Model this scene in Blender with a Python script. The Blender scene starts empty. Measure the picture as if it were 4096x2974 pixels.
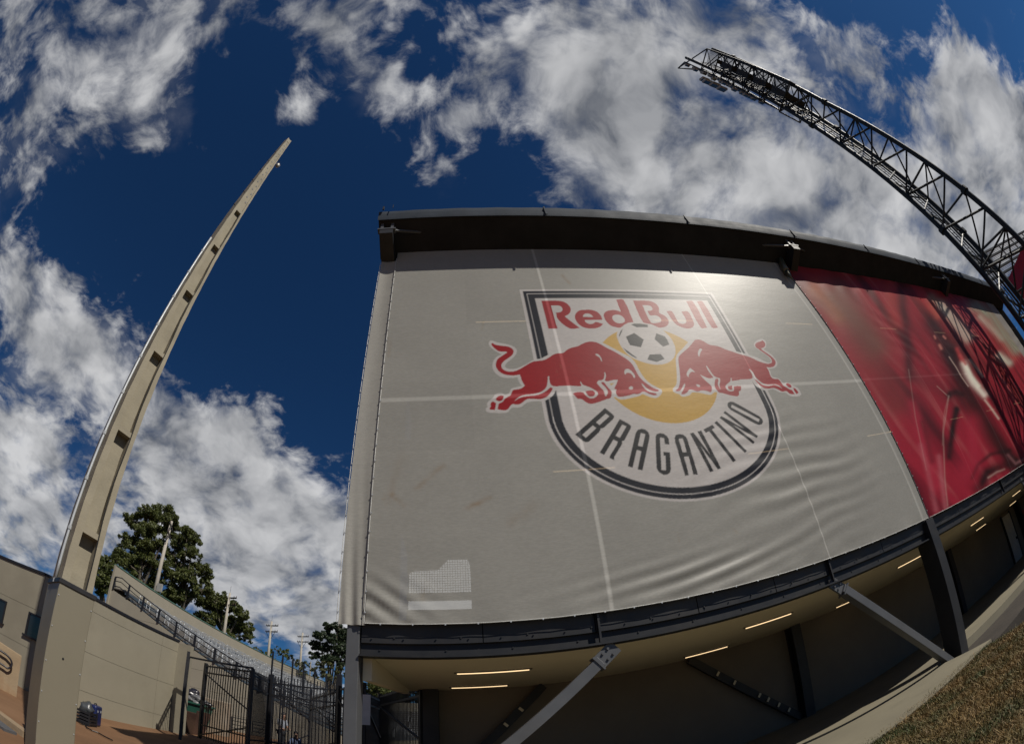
import bpy, bmesh, math, random
import numpy as np
from mathutils import Vector, Matrix

random.seed(7); RNG = np.random.default_rng(7)
SC = bpy.context.scene
COL = SC.collection
R = math.radians

# ------------------------------------------------------------------ camera
# full-frame fisheye (equisolid) lens, cropped off-centre; world: X along the facade, Y away, Z up, metres
FPX, CX, CY = 1946.642, 1810.214, 1551.973          # in pixels of the 4096 wide photograph
CAMROT = np.array([[0.9994515671, 0.0328950893, 0.0038050128],
                   [0.0249838424, -0.6736457216, -0.7386320121],
                   [-0.0217341354, 0.7383219859, -0.6740981179]])
EYE = 1.6
cam_data = bpy.data.cameras.new('camera')
cam = bpy.data.objects.new('camera', cam_data); COL.objects.link(cam); SC.camera = cam
cam_data.type = 'PANO'
cam_data.panorama_type = 'FISHEYE_EQUISOLID'
cam_data.fisheye_lens = 15.0
cam_data.fisheye_fov = math.pi * 1.05
cam_data.sensor_fit = 'HORIZONTAL'
cam_data.sensor_width = 15.0 * 4096 / FPX
cam_data.shift_x = (2048 - CX) / 4096
cam_data.shift_y = (CY - 1487) / 4096
cam_data.clip_start = 0.05
cam_data.clip_end = 5000
cam.matrix_world = Matrix.Translation((0, 0, EYE)) @ Matrix(CAMROT.tolist()).to_4x4()

def rays(p):
    p = np.atleast_2d(np.asarray(p, float)); x = p[:, 0] - CX; y = -(p[:, 1] - CY); r = np.hypot(x, y)
    th = 2 * np.arcsin(np.clip(r / (2 * FPX), 0, 1)); s = np.sin(th) / np.maximum(r, 1e-9)
    return np.stack([x * s, y * s, -np.cos(th)], 1) @ CAMROT.T
def project(P):
    P = (np.atleast_2d(P) - [0, 0, EYE]) @ CAMROT; P = P / np.linalg.norm(P, axis=1, keepdims=True)
    th = np.arccos(-P[:, 2]); r = 2 * FPX * np.sin(th / 2); h = np.hypot(P[:, 0], P[:, 1]) + 1e-9
    return np.stack([CX + r * P[:, 0] / h, CY - r * P[:, 1] / h], 1)
def on_y(p, y): d = rays(p); q = d / d[:, 1:2] * y; q[:, 2] += EYE; return q
def on_z(p, z): d = rays(p); q = d / d[:, 2:3] * (z - EYE); q[:, 2] += EYE; return q
def at_dist(p, L): d = rays(p); q = d / np.hypot(d[:, 0], d[:, 1])[:, None] * L; q[:, 2] += EYE; return q
def crop(ox, oy, s): return lambda L: [(ox + x * s, oy + y * s) for x, y in L]
c1 = crop(0, 2000, .6173); c2 = crop(1300, 2200, .6173); c3 = crop(2600, 1900, .6596)
c4 = crop(2650, 150, 1446 / 2071); c5 = crop(0, 500, 1.2146); c7 = crop(2900, 950, .7589)
c8 = crop(3700, 1100, 396 / 932); cw = crop(700, 2500, .3086); cl = crop(0, 2400, 500 / 1435)

# ------------------------------------------------------------------ sun, sky, exposure
SUN = Vector((0.96, -0.79, 1.38)).normalized()
sun_el = math.asin(SUN.z); sun_az = math.atan2(SUN.x, SUN.y)
sd = bpy.data.lights.new('sun', 'SUN'); sd.energy = 4.3; sd.angle = R(0.53); sd.color = (1.0, 0.94, 0.84)
so = bpy.data.objects.new('sun', sd); COL.objects.link(so)
so.rotation_euler = SUN.to_track_quat('Z', 'Y').to_euler(); so.location = (0, -20, 40)

SC.view_settings.view_transform = 'Standard'; SC.view_settings.look = 'None'
SC.view_settings.exposure = 0.0; SC.view_settings.gamma = 1.0; SC.view_settings.use_curve_mapping = False
SC.render.engine = 'CYCLES'
SC.cycles.max_bounces = 5; SC.cycles.diffuse_bounces = 3; SC.cycles.glossy_bounces = 2; SC.cycles.transparent_max_bounces = 12; SC.cycles.use_denoising = True
SC.cycles.sample_clamp_indirect = 6.0

class NT:
    """small helper to write node trees"""
    def __init__(s, tree): s.t = tree; s.n = tree.nodes; s.l = tree.links
    def new(s, kind, **kw):
        n = s.n.new(kind)
        for k, v in kw.items(): setattr(n, k, v)
        return n
    def put(s, sock, v):
        if v is None: return
        if hasattr(v, 'is_output') or isinstance(v, bpy.types.NodeSocket): s.l.new(v, sock)
        else: sock.default_value = v
    def math(s, op, a, b=None, c=None, clamp=False):
        n = s.new('ShaderNodeMath', operation=op, use_clamp=clamp)
        s.put(n.inputs[0], a); s.put(n.inputs[1], b); s.put(n.inputs[2], c)
        return n.outputs[0]
    def vec(s, op, a, b=None, scale=None):
        n = s.new('ShaderNodeVectorMath', operation=op)
        s.put(n.inputs[0], a); s.put(n.inputs[1], b)
        if scale is not None: s.put(n.inputs['Scale'], scale)
        return n.outputs['Value'] if op in ('DOT_PRODUCT', 'LENGTH') else n.outputs[0]
    def noise(s, v, scale, detail=4, rough=.55, dist=0.0, lac=2.0):
        n = s.new('ShaderNodeTexNoise'); n.inputs['Scale'].default_value = scale; n.inputs['Detail'].default_value = detail
        n.inputs['Roughness'].default_value = rough; n.inputs['Distortion'].default_value = dist; n.inputs['Lacunarity'].default_value = lac
        s.put(n.inputs['Vector'], v); return n.outputs[0]
    def rng(s, v, a, b, c=0.0, d=1.0, smooth=False):
        n = s.new('ShaderNodeMapRange', interpolation_type='SMOOTHSTEP' if smooth else 'LINEAR', clamp=True)
        s.put(n.inputs[0], v)
        for i, x in enumerate((a, b, c, d)): s.put(n.inputs[1 + i], x)
        return n.outputs[0]
    def mix(s, f, a, b, kind='MIX'):
        n = s.new('ShaderNodeMix', data_type='RGBA', blend_type=kind); s.put(n.inputs[0], f); s.put(n.inputs[6], a); s.put(n.inputs[7], b)
        return n.outputs[2]
    def scale(s, v, xyz):
        return s.vec('MULTIPLY', v, xyz)

# the sky: Nishita air with altocumulus and cumulus banks, laid out by direction
world = bpy.data.worlds.new('World'); SC.world = world; world.use_nodes = True; world.cycles.sampling_method = 'MANUAL'; world.cycles.sample_map_resolution = 512
W = NT(world.node_tree); W.n.clear()
sky = W.new('ShaderNodeTexSky', sky_type='NISHITA'); sky.sun_disc = False
sky.sun_elevation = sun_el; sky.sun_rotation = sun_az; sky.altitude = 900; sky.air_density = 1.0; sky.dust_density = 0.3; sky.ozone_density = 3.0
gen = W.new('ShaderNodeTexCoord').outputs['Generated']
sep = W.new('ShaderNodeSeparateXYZ'); W.put(sep.inputs[0], gen)
zz = W.math('MAXIMUM', W.math('ADD', sep.outputs[2], 0.42), 0.10)
inv = W.math('DIVIDE', 1.0, zz)
flat = W.vec('SCALE', gen, scale=inv)
flat = W.vec('MULTIPLY', flat, (1, 1, 0))
BL = [  # (x, y in the 2268 wide view, angular size in degrees, weight)
 (50,60,7,.30),(60,250,7,.32),(180,110,6,.36),(190,240,5,.24),(335,90,5,.42),(330,215,5,.50),(325,315,4,.42),(455,45,5,.36),(70,395,4,.36),
 (690,40,4.5,.40),(650,135,3.5,.34),(655,250,3,.52),(810,60,6,.30),(790,185,3.5,.32),(885,215,4.5,.62),(1022,275,3,.64),(950,365,3.2,.56),(1000,405,2.6,.36),
 (1080,90,7,.34),(1270,110,10,.36),(1240,240,6,.34),(1430,160,10,.37),(1340,310,7,.40),(1480,320,8,.40),(1300,400,4,.44),(1440,410,6,.55),(1600,100,9,.34),(1800,100,7,.30),
 (1640,480,7,.95),(1820,490,8,1.05),(1990,545,8,1.1),(1950,430,4,.40),
 (2190,300,8,1.0),(2230,420,9,1.1),(2090,440,5,.70),(2130,160,4,.46),(1900,140,4,.40),(1780,260,5,.26),
 (30,575,4,.44),(80,670,5,.60),(200,780,5,.62),(310,880,5,.62),(110,820,6,.64),(20,1000,4,1.5),(55,1040,3.5,1.2),(30,1090,4,1.1),(90,1180,9,.75),
 (520,940,5,.46),(420,1010,7,.74),(480,1130,9,.90),(600,1230,8,.90),(690,1170,5,.64),(620,1060,3.5,.40),(640,1320,8,.85),(720,1370,6,.75),
 (700,560,15,-.60),(700,850,10,-.62),(480,620,9,-.50),(250,470,6,-.44),(1110,400,5,-.40),(540,330,5,-.44),(2110,60,8,-.50),(1960,320,4.5,-.34),(1500,245,2.4,-.40),(620,1440,2.4,-.60),(570,170,5,-.44),(975,150,4,-.40),(430,830,4,-.40),(60,930,3,-.30),(130,500,5,-.40)]
acc = None
for (bx, by, a, w) in BL:
    d = rays([(bx * 1.806, by * 1.806)])[0]; k = 1.0 / (1 - math.cos(R(a)))
    e = W.math('EXPONENT', W.math('MULTIPLY_ADD', W.vec('DOT_PRODUCT', gen, tuple(d)), k, -k))
    acc = W.math('MULTIPLY_ADD', e, w, acc if acc is not None else -.30)
acc = W.math('MINIMUM', acc, .62)
warp = W.new('ShaderNodeTexNoise'); warp.inputs['Scale'].default_value = 4.5; warp.inputs['Detail'].default_value = 3; W.put(warp.inputs['Vector'], flat)
wv = W.vec('ADD', flat, W.vec('SCALE', W.vec('SUBTRACT', warp.outputs['Color'], (.5, .5, .5)), scale=.13))
fbA = W.noise(wv, 23.0, 6, .60)                     # small altocumulus cloudlets
fbB = W.noise(wv, 12.0, 7, .58)                     # larger cumulus lobes
fmx = W.new('ShaderNodeMix', data_type='FLOAT'); W.put(fmx.inputs[0], W.rng(acc, .10, .55, .35, 1.0)); W.put(fmx.inputs[2], fbA); W.put(fmx.inputs[3], fbB)
fb = fmx.outputs[0]
fb2 = W.noise(W.vec('ADD', wv, (3.1, 1.7, 0)), 4.2, 4, .5)   # large scale
ld = tuple(Vector((SUN.x, SUN.y, 0)).normalized() * .019)
fbL = W.noise(W.vec('ADD', wv, ld), 9.0, 3, .55)
amp = W.rng(acc, .05, .62, 3.3, 1.7)
dens = W.math('ADD', W.math('ADD', W.math('MULTIPLY', W.math('SUBTRACT', fb, .5), amp), W.math('MULTIPLY_ADD', fb2, 1.3, -.65)), acc)
veil = W.math('MULTIPLY', W.rng(W.math('ADD', W.noise(W.vec('ADD', wv, (5.3, 8.8, 0)), 5.0, 6, .6), W.math('MULTIPLY', acc, .35)), .46, .80, smooth=True), .22)
cover = W.math('MAXIMUM', W.rng(dens, -.25, .68, smooth=True), veil)
thick = W.rng(dens, .25, .95)
lit = W.rng(W.math('SUBTRACT', fbB, fbL), -.14, .16)
shade = W.rng(W.noise(W.vec('ADD', wv, (9.1, 4.2, 0)), 7.0, 4, .5), .36, .64)
pd = rays([(40 * 1.806, 1010 * 1.806)])[0]; pk = 1.0 / (1 - math.cos(R(4.0)))     # sunlit cumulus head low on the left
puff = W.math('EXPONENT', W.math('MULTIPLY_ADD', W.vec('DOT_PRODUCT', gen, tuple(pd)), pk, -pk))
bright = W.math('ADD', W.math('ADD', W.math('MULTIPLY', lit, .34), W.math('MULTIPLY', shade, .62)), W.math('MULTIPLY', puff, .6), clamp=True)
ccol = W.mix(bright, (.14, .155, .185, 1), (.92, .92, .925, 1))
ccol = W.mix(W.math('MULTIPLY', thick, .40), ccol, (.54, .545, .56, 1))
airc = W.mix(1.0, sky.outputs[0], (.10, .235, .37, 1), 'MULTIPLY')
bgA = W.new('ShaderNodeBackground'); W.put(bgA.inputs[0], airc); bgA.inputs[1].default_value = .10
bgC = W.new('ShaderNodeBackground'); W.put(bgC.inputs[0], ccol); bgC.inputs[1].default_value = .78
mixs = W.new('ShaderNodeMixShader'); W.put(mixs.inputs[0], W.math('MULTIPLY', cover, .93)); W.l.new(bgA.outputs[0], mixs.inputs[1]); W.l.new(bgC.outputs[0], mixs.inputs[2])
wo = W.new('ShaderNodeOutputWorld'); W.l.new(mixs.outputs[0], wo.inputs[0])

# ------------------------------------------------------------------ materials
MATS = {}
def mat(name, col, rough=.6, metal=0.0, var=.12, vscale=3.0, bump=0.0, bscale=40.0, spec=.5, coat=0.0, dirt=None, dscale=.8, damt=.5, noise2=None):
    """principled material: base colour with large-scale variation, optional dirt blotches and fine bump"""
    if name in MATS: return MATS[name]
    m = bpy.data.materials.new(name); m.use_nodes = True; t = NT(m.node_tree); b = t.n['Principled BSDF']
    co = t.new('ShaderNodeTexCoord').outputs['Object']
    n1 = t.noise(co, vscale, 5, .6)
    dark = tuple(c * (1 - var) for c in col) + (1,); lite = tuple(min(1, c * (1 + var)) for c in col) + (1,)
    c = t.mix(t.rng(n1, .3, .7), dark, lite)
    if dirt is not None:
        c = t.mix(t.math('MULTIPLY', t.rng(t.noise(co, dscale, 7, .65), .48, .72), damt), c, tuple(dirt) + (1,))
    t.put(b.inputs['Base Color'], c)
    t.put(b.inputs['Roughness'], t.rng(t.noise(co, vscale * 2.3, 4), .25, .75, max(.03, rough - .08), min(1, rough + .08)))
    b.inputs['Metallic'].default_value = metal; b.inputs['Specular IOR Level'].default_value = spec
    b.inputs['Coat Weight'].default_value = coat
    if bump:
        bn = t.new('ShaderNodeBump'); bn.inputs['Strength'].default_value = bump; bn.inputs['Distance'].default_value = .02
        t.put(bn.inputs['Height'], t.noise(co, bscale, 6, .6)); t.l.new(bn.outputs[0], b.inputs['Normal'])
    MATS[name] = m; return m
def emit(name, col, s):
    m = bpy.data.materials.new(name); m.use_nodes = True; t = NT(m.node_tree); t.n.clear()
    e = t.new('ShaderNodeEmission'); e.inputs[0].default_value = tuple(col) + (1,); e.inputs[1].default_value = s
    o = t.new('ShaderNodeOutputMaterial'); t.l.new(e.outputs[0], o.inputs[0]); return m

STEEL = mat('dark_painted_steel', (.017, .018, .021), .50, 0, .18, 2.0, .05, 60, .35, dirt=(.07, .06, .05), damt=.25)
STEELG = mat('grey_painted_steel', (.085, .088, .095), .42, 0, .12, 2.0, .04, 60, .5, dirt=(.08, .07, .06), damt=.3)
BLACK = mat('black_gate_paint', (.012, .012, .014), .45, 0, .2, 3, 0, 40, .5)
SOFF = mat('dark_soffit_sheet', (.026, .026, .029), .9, 0, .2, 1.5, 0, 40, .1)
FASC = mat('bare_fascia_metal', (.050, .060, .076), .6, 0, .25, .8, .2, 2.0, .07)
CEIL = mat('cream_ceiling_board', (.62, .545, .39), .7, 0, .05, .6)
BACKW = mat('beige_back_wall', (.15, .128, .10), .85, 0, .08, .9, .08, 30, dirt=(.13, .11, .09), damt=.35)
CONC = mat('walkway_concrete', (.185, .165, .115), .85, 0, .14, 1.2, .15, 35, dirt=(.10, .09, .065), dscale=.6, damt=.6)
CLAD = mat('cream_metal_cladding', (.175, .158, .116), .48, 0, .04, .5, .04, 1.2, .5, dirt=(.13, .115, .085), dscale=.45, damt=.25)
CLADW = mat('cream_wall_panel', (.245, .222, .168), .6, 0, .05, .7, .05, 20, dirt=(.155, .135, .098), dscale=.5, damt=.4)
OLDC = mat('weathered_concrete', (.265, .236, .175), .9, 0, .10, 1.2, .22, 30, dirt=(.15, .135, .105), dscale=1.1, damt=.45)
COPE = mat('black_coping', (.012, .012, .015), .5, 0, .1)
ZINC = mat('galvanised_tube', (.42, .44, .46), .5, .3, .1, 3)
DIRT = mat('red_brown_dirt', (.155, .078, .034), .95, 0, .2, .5, .4, 14, dirt=(.20, .115, .06), dscale=.25, damt=.7)
SOIL = mat('dry_lawn_soil', (.13, .105, .05), .95, 0, .3, 1.5, .5, 20, dirt=(.07, .075, .025), dscale=.9, damt=.7)
SEATST = mat('bleacher_concrete', (.13, .12, .11), .85, 0, .1, 1, .1, 20)
GREENC = mat('green_cap', (.08, .16, .12), .5)
BARK = mat('bark', (.10, .085, .065), .95, 0, .25, 4, .6, 30)
GLASSD = mat('dark_window_glass', (.012, .013, .015), .06, 0, .1, 1, 0, 40, .8)
PLATE = mat('grey_floodlight_housing', (.34, .33, .30), .45, .2, .1, 3)
TUBE = emit('warm_light_tube', (1.0, .70, .38), 1.5)
CABLE = mat('black_cable', (.008, .008, .008), .5)

# ------------------------------------------------------------------ mesh helpers
def tag(o, label=None, cat=None, group=None, kind=None):
    if label: o['label'] = label
    if cat: o['category'] = cat
    if group: o['group'] = group
    if kind: o['kind'] = kind
    return o
def empty(name, loc):
    o = bpy.data.objects.new(name, None); o.location = loc; o.empty_display_size = .3; COL.objects.link(o); return o
ORG = {}
def origin_of(p):
    v = Vector((0, 0, 0))
    while p is not None: v += p.location; p = p.parent
    return v
class MB:
    def __init__(s): s.v = []; s.f = []
    def add(s, vs, fs):
        k = len(s.v); s.v += [tuple(map(float, v)) for v in vs]; s.f += [tuple(i + k for i in f) for f in fs]; return s
    def box(s, lo, hi):
        (a, b, c), (d, e, f) = lo, hi
        return s.add([(a,b,c),(d,b,c),(d,e,c),(a,e,c),(a,b,f),(d,b,f),(d,e,f),(a,e,f)], [(0,3,2,1),(4,5,6,7),(0,1,5,4),(1,2,6,5),(2,3,7,6),(3,0,4,7)])
    def obox(s, c, ax, ay, az):     # oriented box: centre and three half-axis vectors
        c, ax, ay, az = map(Vector, (c, ax, ay, az)); vs = []
        for k in (-1, 1):
            for i, j in ((-1,-1),(1,-1),(1,1),(-1,1)): vs.append(c + ax * i + ay * j + az * k)
        return s.add(vs, [(0,3,2,1),(4,5,6,7),(0,1,5,4),(1,2,6,5),(2,3,7,6),(3,0,4,7)])
    def bar(s, p, q, w, h, up=(0, 0, 1)):
        p, q = Vector(p), Vector(q); d = (q - p); L = d.length; d.normalize(); u = Vector(up)
        x = d.cross(u)
        if x.length < 1e-4: x = d.cross(Vector((1, 0, 0)))
        x.normalize(); u = x.cross(d)
        return s.obox((p + q) / 2, x * w / 2, d * L / 2, u * h / 2)
    def tube(s, pts, r, n=8, cap=True):
        pts = [Vector(p) for p in pts]; rs = r if isinstance(r, (list, tuple)) else [r] * len(pts); k = len(s.v); last = None
        for i, p in enumerate(pts):
            d = (pts[min(i + 1, len(pts) - 1)] - pts[max(i - 1, 0)]).normalized()
            if last is None:
                a = d.orthogonal().normalized()
            else:
                a = (last - d * last.dot(d)); a = a.normalized() if a.length > 1e-6 else d.orthogonal().normalized()
            last = a; b = d.cross(a)
            for j in range(n):
                t = 2 * math.pi * j / n; s.v.append(tuple(p + (a * math.cos(t) + b * math.sin(t)) * rs[i]))
        for i in range(len(pts) - 1):
            for j in range(n):
                s.f.append((k + i*n + j, k + i*n + (j+1) % n, k + (i+1)*n + (j+1) % n, k + (i+1)*n + j))
        if cap:
            s.f.append(tuple(k + j for j in reversed(range(n)))); s.f.append(tuple(k + (len(pts)-1)*n + j for j in range(n)))
        return s
    def prism(s, poly, axis, a, b):
        """polygon in the two other axes extruded along axis 0/1/2 from a to b"""
        n = len(poly); vs = []
        for t in (a, b):
            for (p, q) in poly:
                v = [p, q]; v.insert(axis, t); vs.append(v)
        fs = [tuple(range(n)), tuple(range(2*n-1, n-1, -1))] + [(i, i+n, (i+1) % n + n, (i+1) % n) for i in range(n)]
        return s.add(vs, fs)
    def build(s, name, m, parent=None, smooth=False, bevel=0.0):
        o0 = origin_of(parent); me = bpy.data.meshes.new(name)
        me.from_pydata([(x - o0.x, y - o0.y, z - o0.z) for x, y, z in s.v], [], s.f)
        bm = bmesh.new(); bm.from_mesh(me); bmesh.ops.recalc_face_normals(bm, faces=bm.faces[:]); bm.to_mesh(me); bm.free()
        if smooth: me.polygons.foreach_set('use_smooth', [True] * len(me.polygons))
        me.materials.append(m); o = bpy.data.objects.new(name, me); COL.objects.link(o)
        if parent is not None: o.parent = parent
        if bevel:
            b = o.modifiers.new('bevel', 'BEVEL'); b.width = bevel; b.segments = 2; b.limit_method = 'ANGLE'
        return o
def grid_mesh(name, V, nx, ny, m, parent=None, smooth=True):
    """V: (ny, nx, 3) world vertices"""
    o0 = origin_of(parent); me = bpy.data.meshes.new(name)
    vv = (V.reshape(-1, 3) - np.array(o0)).astype(np.float32)
    i = np.arange(ny - 1)[:, None] * nx + np.arange(nx - 1)[None, :]
    F = np.stack([i, i + 1, i + nx + 1, i + nx], -1).reshape(-1, 4).astype(np.int32)
    me.vertices.add(len(vv)); me.vertices.foreach_set('co', vv.ravel())
    me.loops.add(F.size); me.loops.foreach_set('vertex_index', F.ravel())
    me.polygons.add(len(F)); me.polygons.foreach_set('loop_start', np.arange(0, F.size, 4, dtype=np.int32)); me.polygons.foreach_set('loop_total', np.full(len(F), 4, np.int32))
    if smooth: me.polygons.foreach_set('use_smooth', np.ones(len(F), bool))
    me.update(); me.validate(); me.materials.append(m)
    o = bpy.data.objects.new(name, me); COL.objects.link(o)
    if parent is not None: o.parent = parent
    return o
def dup(o, parent=None, loc=None):
    c = o.copy(); COL.objects.link(c); c.parent = parent
    if loc is not None: c.location = loc
    for ch in list(o.children): dup(ch, c)
    return c
# ------------------------------------------------------------------ ground
def sstep(t): t = np.clip(t, 0, 1); return t * t * (3 - 2 * t)
def gz(x, y):
    x = np.asarray(x, float); y = np.asarray(y, float)
    z = -.06 + 0 * x
    z = z + np.where(x < -2, np.clip((y - 12) * .045, 0, .36), 0) * sstep((-2 - x) / 2)
    z = z - np.where(y < 7.6, np.clip((x - 8.2) * .24, 0, .85), 0) * sstep((x - 8.2) / 1.0)
    return z
gx = np.unique(np.concatenate([np.linspace(-900, -60, 8), np.linspace(-60, 40, 101), np.linspace(40, 900, 8)]))
gy = np.unique(np.concatenate([np.linspace(-600, -20, 6), np.linspace(-20, 6.3, 40), [7.0, 7.5, 7.7], np.linspace(8, 60, 53), np.linspace(60, 1500, 10)]))
GX, GY = np.meshgrid(gx, gy)
tag(grid_mesh('ground', np.stack([GX, GY, gz(GX, GY)], -1), len(gx), len(gy), DIRT), kind='structure')
lx = np.linspace(-1.5, 40, 140); ly = np.linspace(-40, 5.62, 90); LX, LY = np.meshgrid(lx, ly)
edge = 5.28 + .05 * np.sin(LX * 2.1) + .03 * np.sin(LX * 7.3)
LYe = np.minimum(LY, 9)
LYe = -40 + (LY + 40) / 45.62 * (edge + 40)
tag(grid_mesh('lawn', np.stack([LX, LYe, gz(LX, LYe) + .02], -1), len(lx), len(ly), SOIL), kind='structure')
# paved walkway under the stand
m = MB()
m.prism([(-2.2, 5.0), (8.85, 5.0), (9.05, 6.75), (34, 6.2), (34, 11.55), (-2.2, 11.55)], 2, -1.4, 0.0)
walk = tag(m.build('walkway', CONC), kind='structure')
tag(MB().prism([(8.95, 5.3), (34, 4.6), (34, 6.3), (9.05, 6.8)], 2, -1.3, -.22).build('drain_channel', mat('dark_wet_soil', (.035, .028, .022), .8, 0, .3, 2, .4, 10)), kind='structure')

# grass blades on the lawn
def grass():
    n = 190000
    x = RNG.uniform(2.2, 13.5, n); y = RNG.uniform(.6, 5.30, n)
    e = 5.28 + .05 * np.sin(x * 2.1) + .03 * np.sin(x * 7.3)
    k = y < e + RNG.normal(0, .06, n) + .10 * np.sin(x * 3.1) * np.sin(x * 1.3 + 1); x, y = x[k], y[k]; n = len(x)
    h = RNG.uniform(.025, .07, n) * np.where(RNG.random(n) < .04, 1.7, 1); a = RNG.uniform(0, 2 * np.pi, n); w = RNG.uniform(.003, .006, n) * (1 + .12 * np.hypot(x, y))
    lean = RNG.uniform(.2, 1.6, n) * h; b = RNG.uniform(0, 2 * np.pi, n); z = gz(x, y) + .015
    V = np.zeros((n, 3, 3)); V[:, 0] = np.stack([x - np.cos(a) * w, y - np.sin(a) * w, z], 1); V[:, 1] = np.stack([x + np.cos(a) * w, y + np.sin(a) * w, z], 1)
    V[:, 2] = np.stack([x + np.cos(b) * lean, y + np.sin(b) * lean, z + h], 1)
    me = bpy.data.meshes.new('grass'); me.vertices.add(3 * n); me.vertices.foreach_set('co', V.astype(np.float32).ravel())
    me.loops.add(3 * n); me.loops.foreach_set('vertex_index', np.arange(3 * n, dtype=np.int32)); me.polygons.add(n)
    me.polygons.foreach_set('loop_start', np.arange(0, 3 * n, 3, dtype=np.int32)); me.polygons.foreach_set('loop_total', np.full(n, 3, np.int32)); me.update(); me.validate()
    mm = bpy.data.materials.new('dry_grass'); mm.use_nodes = True; t = NT(mm.node_tree); bs = t.n['Principled BSDF']
    co = t.new('ShaderNodeTexCoord').outputs['Object']; rnd = t.new('ShaderNodeNewGeometry').outputs['Random Per Island']
    patch = t.rng(t.noise(co, 1.1, 6, .65), .42, .60)
    dry = t.mix(rnd, (.13, .08, .026, 1), (.32, .205, .07, 1)); grn = t.mix(rnd, (.028, .042, .008, 1), (.085, .10, .022, 1))
    t.put(bs.inputs['Base Color'], t.mix(t.math('MULTIPLY', patch, t.math('GREATER_THAN', rnd, .25)), dry, grn)); bs.inputs['Roughness'].default_value = .7
    me.materials.append(mm); o = bpy.data.objects.new('grass', me); COL.objects.link(o)
    tag(o, 'short dry yellow and green grass beside the concrete walkway', 'grass', kind='stuff')
grass()

# ------------------------------------------------------------------ the stand building
D = 6.4                      # distance of the banner plane
XL, XR = -1.67, 31.0         # ends of the facade
ZB, ZR, ZT = 2.72, 3.17, 11.86    # beam underside, lower banner edge, upper banner edge
YE, ZE0, ZE1 = 5.648, 12.30, 12.67   # roof edge
YW = 11.5                    # back wall
st = empty('stadium_stand', (9.86, 6.6, 0))
tag(st, 'two-storey stadium stand on dark steel columns behind the printed banners', 'building')
# slabs, back wall, end walls
MB().prism([(-1.34, 6.62), (XR, 6.62), (XR, 11.5), (-1.34, 11.5)], 2, 2.74, 2.98).build('ceiling', CEIL, st)
INT = mat('dim_interior_wall', (.16, .155, .15), .9, 0, .1)
MB().box((-1.3, 6.75, 6.22), (XR, 11.5, 6.5)).build('floor_slab', INT, st)
MB().box((-1.3, 6.75, 10.42), (XR, 11.5, 10.6)).build('floor_slab', INT, st)
MB().box((-1.0, 11.3, -.02), (XR, 11.5, 2.738)).build('ground_floor_wall', BACKW, st)
# upper rear wall with a window opening (x -1.27..0.24)
wz = [(a, b) for a, b in ((-1.27, 5.74), (-1.14, 5.82), (-.56, 5.84), (-.29, 6.12), (.19, 6.11), (.24, 5.92))]
MB().box((.25, 11.3, 2.984), (XR, 11.5, 12.2)).build('rear_wall', INT, st)
MB().box((-1.3, 11.3, 6.13), (.248, 11.5, 12.2)).build('rear_wall', INT, st)
MB().box((-1.3, 11.3, 5.02), (.248, 11.5, 5.2)).build('rear_wall', INT, st)
MB().box((-1.3, 11.3, 2.984), (.248, 11.5, 4.76)).build('rear_wall', INT, st)
MB().prism([(-1.3, 6.128), (-1.3, 5.74), (-1.14, 5.82), (-.56, 5.84), (-.29, 6.12), (-.28, 6.128)], 1, 11.3, 11.5).build('rear_wall', INT, st)
m = MB()
for i in range(25): x = -1.27 + i * .063; m.box((x, 11.38, 5.2), (x + .012, 11.39, 6.13))
for i in range(15): z = 5.22 + i * .063; m.box((-1.27, 11.391, z), (.25, 11.40, z + .012))
m.build('window_grid', BLACK, st)
PANE = emit('daylight_glow_pane', (.95, .97, 1.0), 1.7)  # added pane whose own glow stands in for daylight behind the opening
MB().prism([(-1.27, 5.2), (.24, 5.2), (.24, 5.92), (.19, 6.11), (-.29, 6.12), (-.56, 5.84), (-1.14, 5.82), (-1.27, 5.74)], 1, 11.42, 11.44).build('glow_pane', PANE, st)
MB().box((-1.27, 11.42, 4.77), (.24, 11.44, 5.02)).build('glow_pane', PANE, st)
MB().box((-1.62, 6.9, 2.984), (-1.5, 11.5, 12.2)).build('end_wall', INT, st)
MB().box((XR, 6.6, 0), (XR + .2, 11.5, 12.2)).build('end_wall', INT, st)
# lower beam: web plates, flange lip, stiffeners
bm_ = MB().box((-1.36, 6.52, ZB + .02), (XR, 6.60, ZR + .10)).build('beam', STEEL, st)
px = [-1.355, .267, 1.80, 3.4, 4.9, 6.15, 7.9, 9.64, 11.6, 13.6, 15.6, 17.6, 19.6, 21.6, 23.6, 25.6, 27.6, 29.6, 31.0]
for a, b in zip(px[:-1], px[1:]):
    o = MB().box((a + .006, 6.47, ZB + .19), (b - .006, 6.518, ZR + .08)).build('beam_plate', STEEL, bm_, bevel=.004)
MB().box((-1.36, 6.40, ZB - .012), (XR, 6.60, ZB + .018)).build('beam_flange', STEEL, bm_)
for x in (1.82, 6.19, 15.1, 25.6):
    MB().box((x, 6.405, ZB + .02), (x + .03, 6.468, ZR + .06)).build('stiffener', STEEL, bm_)
m = MB()
for i in range(36):
    x = -1.1 + i * .88
    for z in (ZB + .27, ZB + .10):
        y = 6.468 if z > ZB + .19 else 6.518
        m.obox((x + (z > ZB + .2) * .2, y - .005, z), (.010, 0, 0), (0, .005, 0), (0, 0, .010))
o = m.build('beam_bolts', STEEL, bm_); o['kind'] = 'stuff'
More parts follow.
